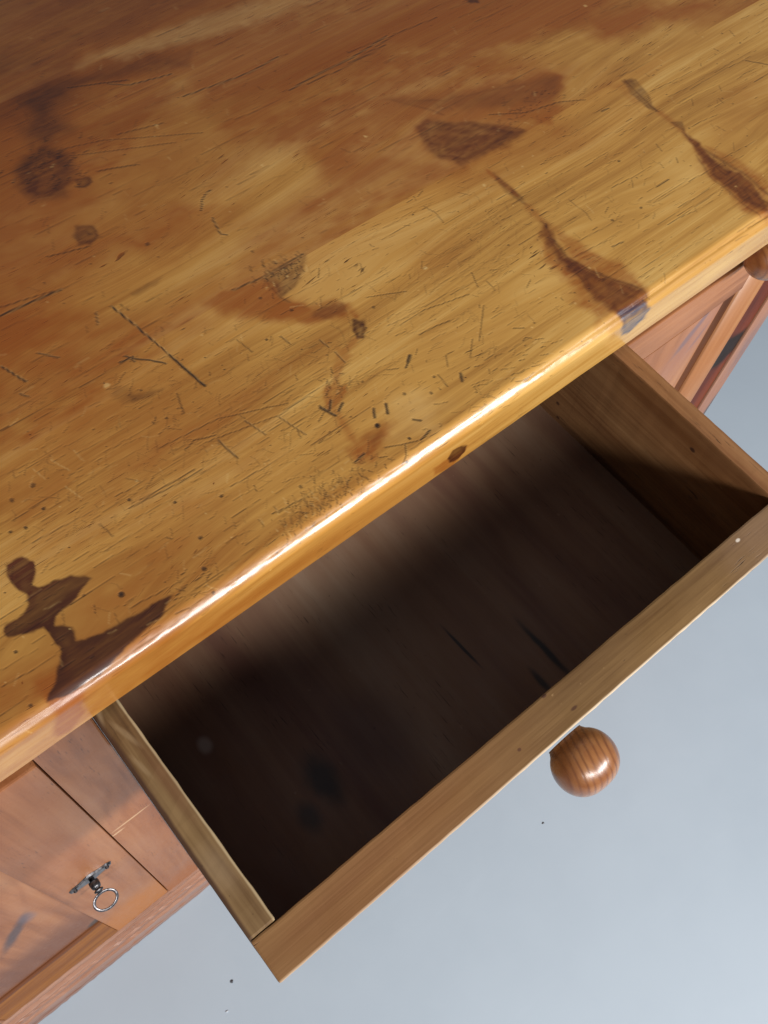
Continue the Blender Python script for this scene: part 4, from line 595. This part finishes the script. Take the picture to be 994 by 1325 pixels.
pboard('drawer_front', (DX0, DX1), (YO, YI), (DB-.014, DT), drawer, 'X', P=dict(EDGE, dark=(.095, .045, .012), mid=(.158, .086, .028), light=(.26, .152, .056), coat=.3, fibre=.5), bev=.0013, wob=.00020,
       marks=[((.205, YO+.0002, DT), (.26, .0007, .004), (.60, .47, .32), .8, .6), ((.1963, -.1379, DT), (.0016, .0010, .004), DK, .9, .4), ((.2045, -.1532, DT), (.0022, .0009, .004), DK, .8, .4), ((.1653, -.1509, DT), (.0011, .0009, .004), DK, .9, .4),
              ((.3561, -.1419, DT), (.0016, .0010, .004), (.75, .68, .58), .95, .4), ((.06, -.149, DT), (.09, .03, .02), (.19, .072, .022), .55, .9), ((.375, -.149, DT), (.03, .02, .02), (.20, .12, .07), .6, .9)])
front_board = [q for q in drawer.children if q.name.startswith('drawer_front')][0]
for v_ in front_board.data.vertices:      # the front leans inward a little towards its lower edge
    if v_.co.y < 0: v_.co.y += .0062*max(0.0, (.0605-v_.co.z)/.121)
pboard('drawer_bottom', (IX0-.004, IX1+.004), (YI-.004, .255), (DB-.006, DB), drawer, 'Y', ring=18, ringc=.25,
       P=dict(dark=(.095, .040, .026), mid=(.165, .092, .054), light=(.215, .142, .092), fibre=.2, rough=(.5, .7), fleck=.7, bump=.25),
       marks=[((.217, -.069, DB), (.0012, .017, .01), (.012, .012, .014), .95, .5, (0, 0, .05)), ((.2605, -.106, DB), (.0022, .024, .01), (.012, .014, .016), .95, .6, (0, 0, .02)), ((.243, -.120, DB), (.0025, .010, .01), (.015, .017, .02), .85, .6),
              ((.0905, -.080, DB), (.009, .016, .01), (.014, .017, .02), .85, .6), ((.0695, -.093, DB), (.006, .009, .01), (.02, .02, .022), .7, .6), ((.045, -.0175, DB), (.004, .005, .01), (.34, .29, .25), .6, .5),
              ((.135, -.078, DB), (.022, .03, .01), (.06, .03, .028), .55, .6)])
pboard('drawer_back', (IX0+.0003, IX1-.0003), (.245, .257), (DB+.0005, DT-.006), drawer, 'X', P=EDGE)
# nail heads and a chip of paint
knob(.2046, YO, -.0874, .0203, drawer, 'round turned knob')
knob(.585, YF+.0005, -.0760, .0185, sd, 'small knob')
# runners that carry the drawer inside the desk
pboard('drawer_runner', (.0005, .0160), (YF+.03, .54), (-.182, -.1625), desk, 'Y')
pboard('drawer_runner', (.3930, .4095), (YF+.03, .54), (-.182, -.1625), desk, 'Y')

# ------------------------------------------------------------------ key plate and key
def metal(name, col, r0, r1):
    t = NT(name); v = t.n('ShaderNodeTexCoord').outputs['Object']
    n = t.noise(v, (300, 300, 300), 3)
    t.l(t.ramp(n, [(.35, tuple(c*.35 for c in col)), (.6, col)]), t.b.inputs['Base Color'])
    t.b.inputs['Metallic'].default_value = .95; t.l(t.rng(n, .3, .7, r0, r1), t.b.inputs['Roughness'])
    bp = t.n('ShaderNodeBump'); bp.inputs['Strength'].default_value = .15; bp.inputs['Distance'].default_value = .0002
    t.l(n, bp.inputs['Height']); t.l(bp.outputs[0], t.b.inputs['Normal'])
    return t.m
PX, PZ = -.0730, -.4080
def plate():
    """ornate lying key plate: waisted outline with rounded lobed ends"""
    pts = []; n = 64
    for i in range(n):
        a = 2*math.pi*i/n
        x = math.cos(a)*.0200; z = math.sin(a)*(.0060+.0042*math.exp(-((abs(math.cos(a))-.0)/.33)**2)+.0022*math.exp(-((abs(math.cos(a))-.80)/.13)**2))
        pts.append((x, z))
    bm = bmesh.new()
    f = bm.faces.new([bm.verts.new((x, 0, z)) for x, z in pts])
    r = bmesh.ops.extrude_face_region(bm, geom=[f]); vs = [v for v in r['geom'] if isinstance(v, bmesh.types.BMVert)]
    for v in vs: v.co.y -= .0018; v.co.x *= .95; v.co.z *= .93
    bmesh.ops.recalc_face_normals(bm, faces=bm.faces[:])
    return bm
esc = from_bm('key_plate', plate(), metal('tarnished_plate', (.30, .29, .30), .25, .5), (PX, YF-.0002, PZ+FLOOR_TO_TOP), doorL)
for dx in (-.0150, .0150):
    bm = bmesh.new()
    bmesh.ops.create_cone(bm, cap_ends=True, segments=14, radius1=.0020, radius2=.0014, depth=.0016, matrix=Euler((math.pi/2, 0, 0)).to_matrix().to_4x4())
    from_bm('screw', bm, metal('dark_screw', (.07, .06, .06), .3, .5), (PX+dx, YF-.0026, PZ+FLOOR_TO_TOP), doorL)

def lathe_y(bm, prof, seg=20):
    rings = [[bm.verts.new((r*math.cos(2*math.pi*i/seg), y, r*math.sin(2*math.pi*i/seg))) for i in range(seg)] for r, y in prof]
    for A, B in zip(rings[:-1], rings[1:]):
        for i in range(seg): bm.faces.new((A[i], B[i], B[(i+1) % seg], A[(i+1) % seg]))
    bm.faces.new(rings[0]); bm.faces.new(rings[-1][::-1])
KY = YF-.0018
key = tag(empty('key', (PX, KY, PZ+FLOOR_TO_TOP)), 'small dark steel key with oval ring bow standing in the cupboard lock', 'key')
steel = metal('key_steel', (.22, .21, .22), .22, .36)
dsteel = metal('key_shank_steel', (.12, .115, .12), .2, .42)
bm = bmesh.new()
lathe_y(bm, [(r_, y_*.62 if y_ < 0 else y_) for r_, y_ in [(.0024, .006), (.0024, -.004), (.0042, -.0045), (.0045, -.0070), (.0042, -.0125), (.0036, -.0150), (.0027, -.0155), (.0025, -.0175), (.0040, -.0182), (.0040, -.0200), (.0024, -.0208), (.0020, -.0235)]])
bmesh.ops.recalc_face_normals(bm, faces=bm.faces[:])
from_bm('shank', bm, dsteel, (PX, KY, PZ+FLOOR_TO_TOP), key, smooth=True)
bm = bmesh.new(); A = 40; Bn = 12; rx, ry, tr = .0098, .0080, .0013; tilt = math.radians(38)
g = [[None]*Bn for _ in range(A)]
for i in range(A):
    a = 2*math.pi*i/A
    for k in range(Bn):
        b = 2*math.pi*k/Bn
        x = math.cos(a)*(rx+tr*math.cos(b)); y = math.sin(a)*(ry+tr*math.cos(b))-.0; z = tr*math.sin(b)*.85
        y -= ry+.0006
        g[i][k] = bm.verts.new((x, y*math.cos(tilt), z + y*math.sin(tilt)))
for i in range(A):
    for k in range(Bn): bm.faces.new((g[i][k], g[(i+1) % A][k], g[(i+1) % A][(k+1) % Bn], g[i][(k+1) % Bn]))
bmesh.ops.recalc_face_normals(bm, faces=bm.faces[:])
from_bm('bow', bm, steel, (PX, KY-.0140, PZ+FLOOR_TO_TOP), key, smooth=True)

# ------------------------------------------------------------------ specks of grit on the floor
def speck(x, y, r, col, label):
    bm = bmesh.new(); bmesh.ops.create_icosphere(bm, subdivisions=1, radius=r)
    for v in bm.verts: v.co = Vector((v.co.x*rnd.uniform(.7, 1.3), v.co.y*rnd.uniform(.5, 1.0), v.co.z*.5*rnd.uniform(.7, 1.2)))
    t = NT('grit'); t.l(t.ramp(t.noise(t.n('ShaderNodeTexCoord').outputs['Object'], (400, 400, 400)), [(.3, tuple(c*.6 for c in col)), (.7, col)]), t.b.inputs['Base Color'])
    return tag(from_bm('grit_speck', bm, t.m, (x, y, r*.3)), label, 'speck')
speck(-.0402, -.0903, .0022, (.05, .05, .06), 'tiny dark speck on the floor below the front left corner of the drawer')
speck(.3640, -.1905, .0018, (.10, .10, .11), 'tiny grey speck on the floor just below the drawer knob')
speck(-.062, -.112, .0018, (.55, .60, .66), 'tiny pale speck on the floor left of the drawer corner')
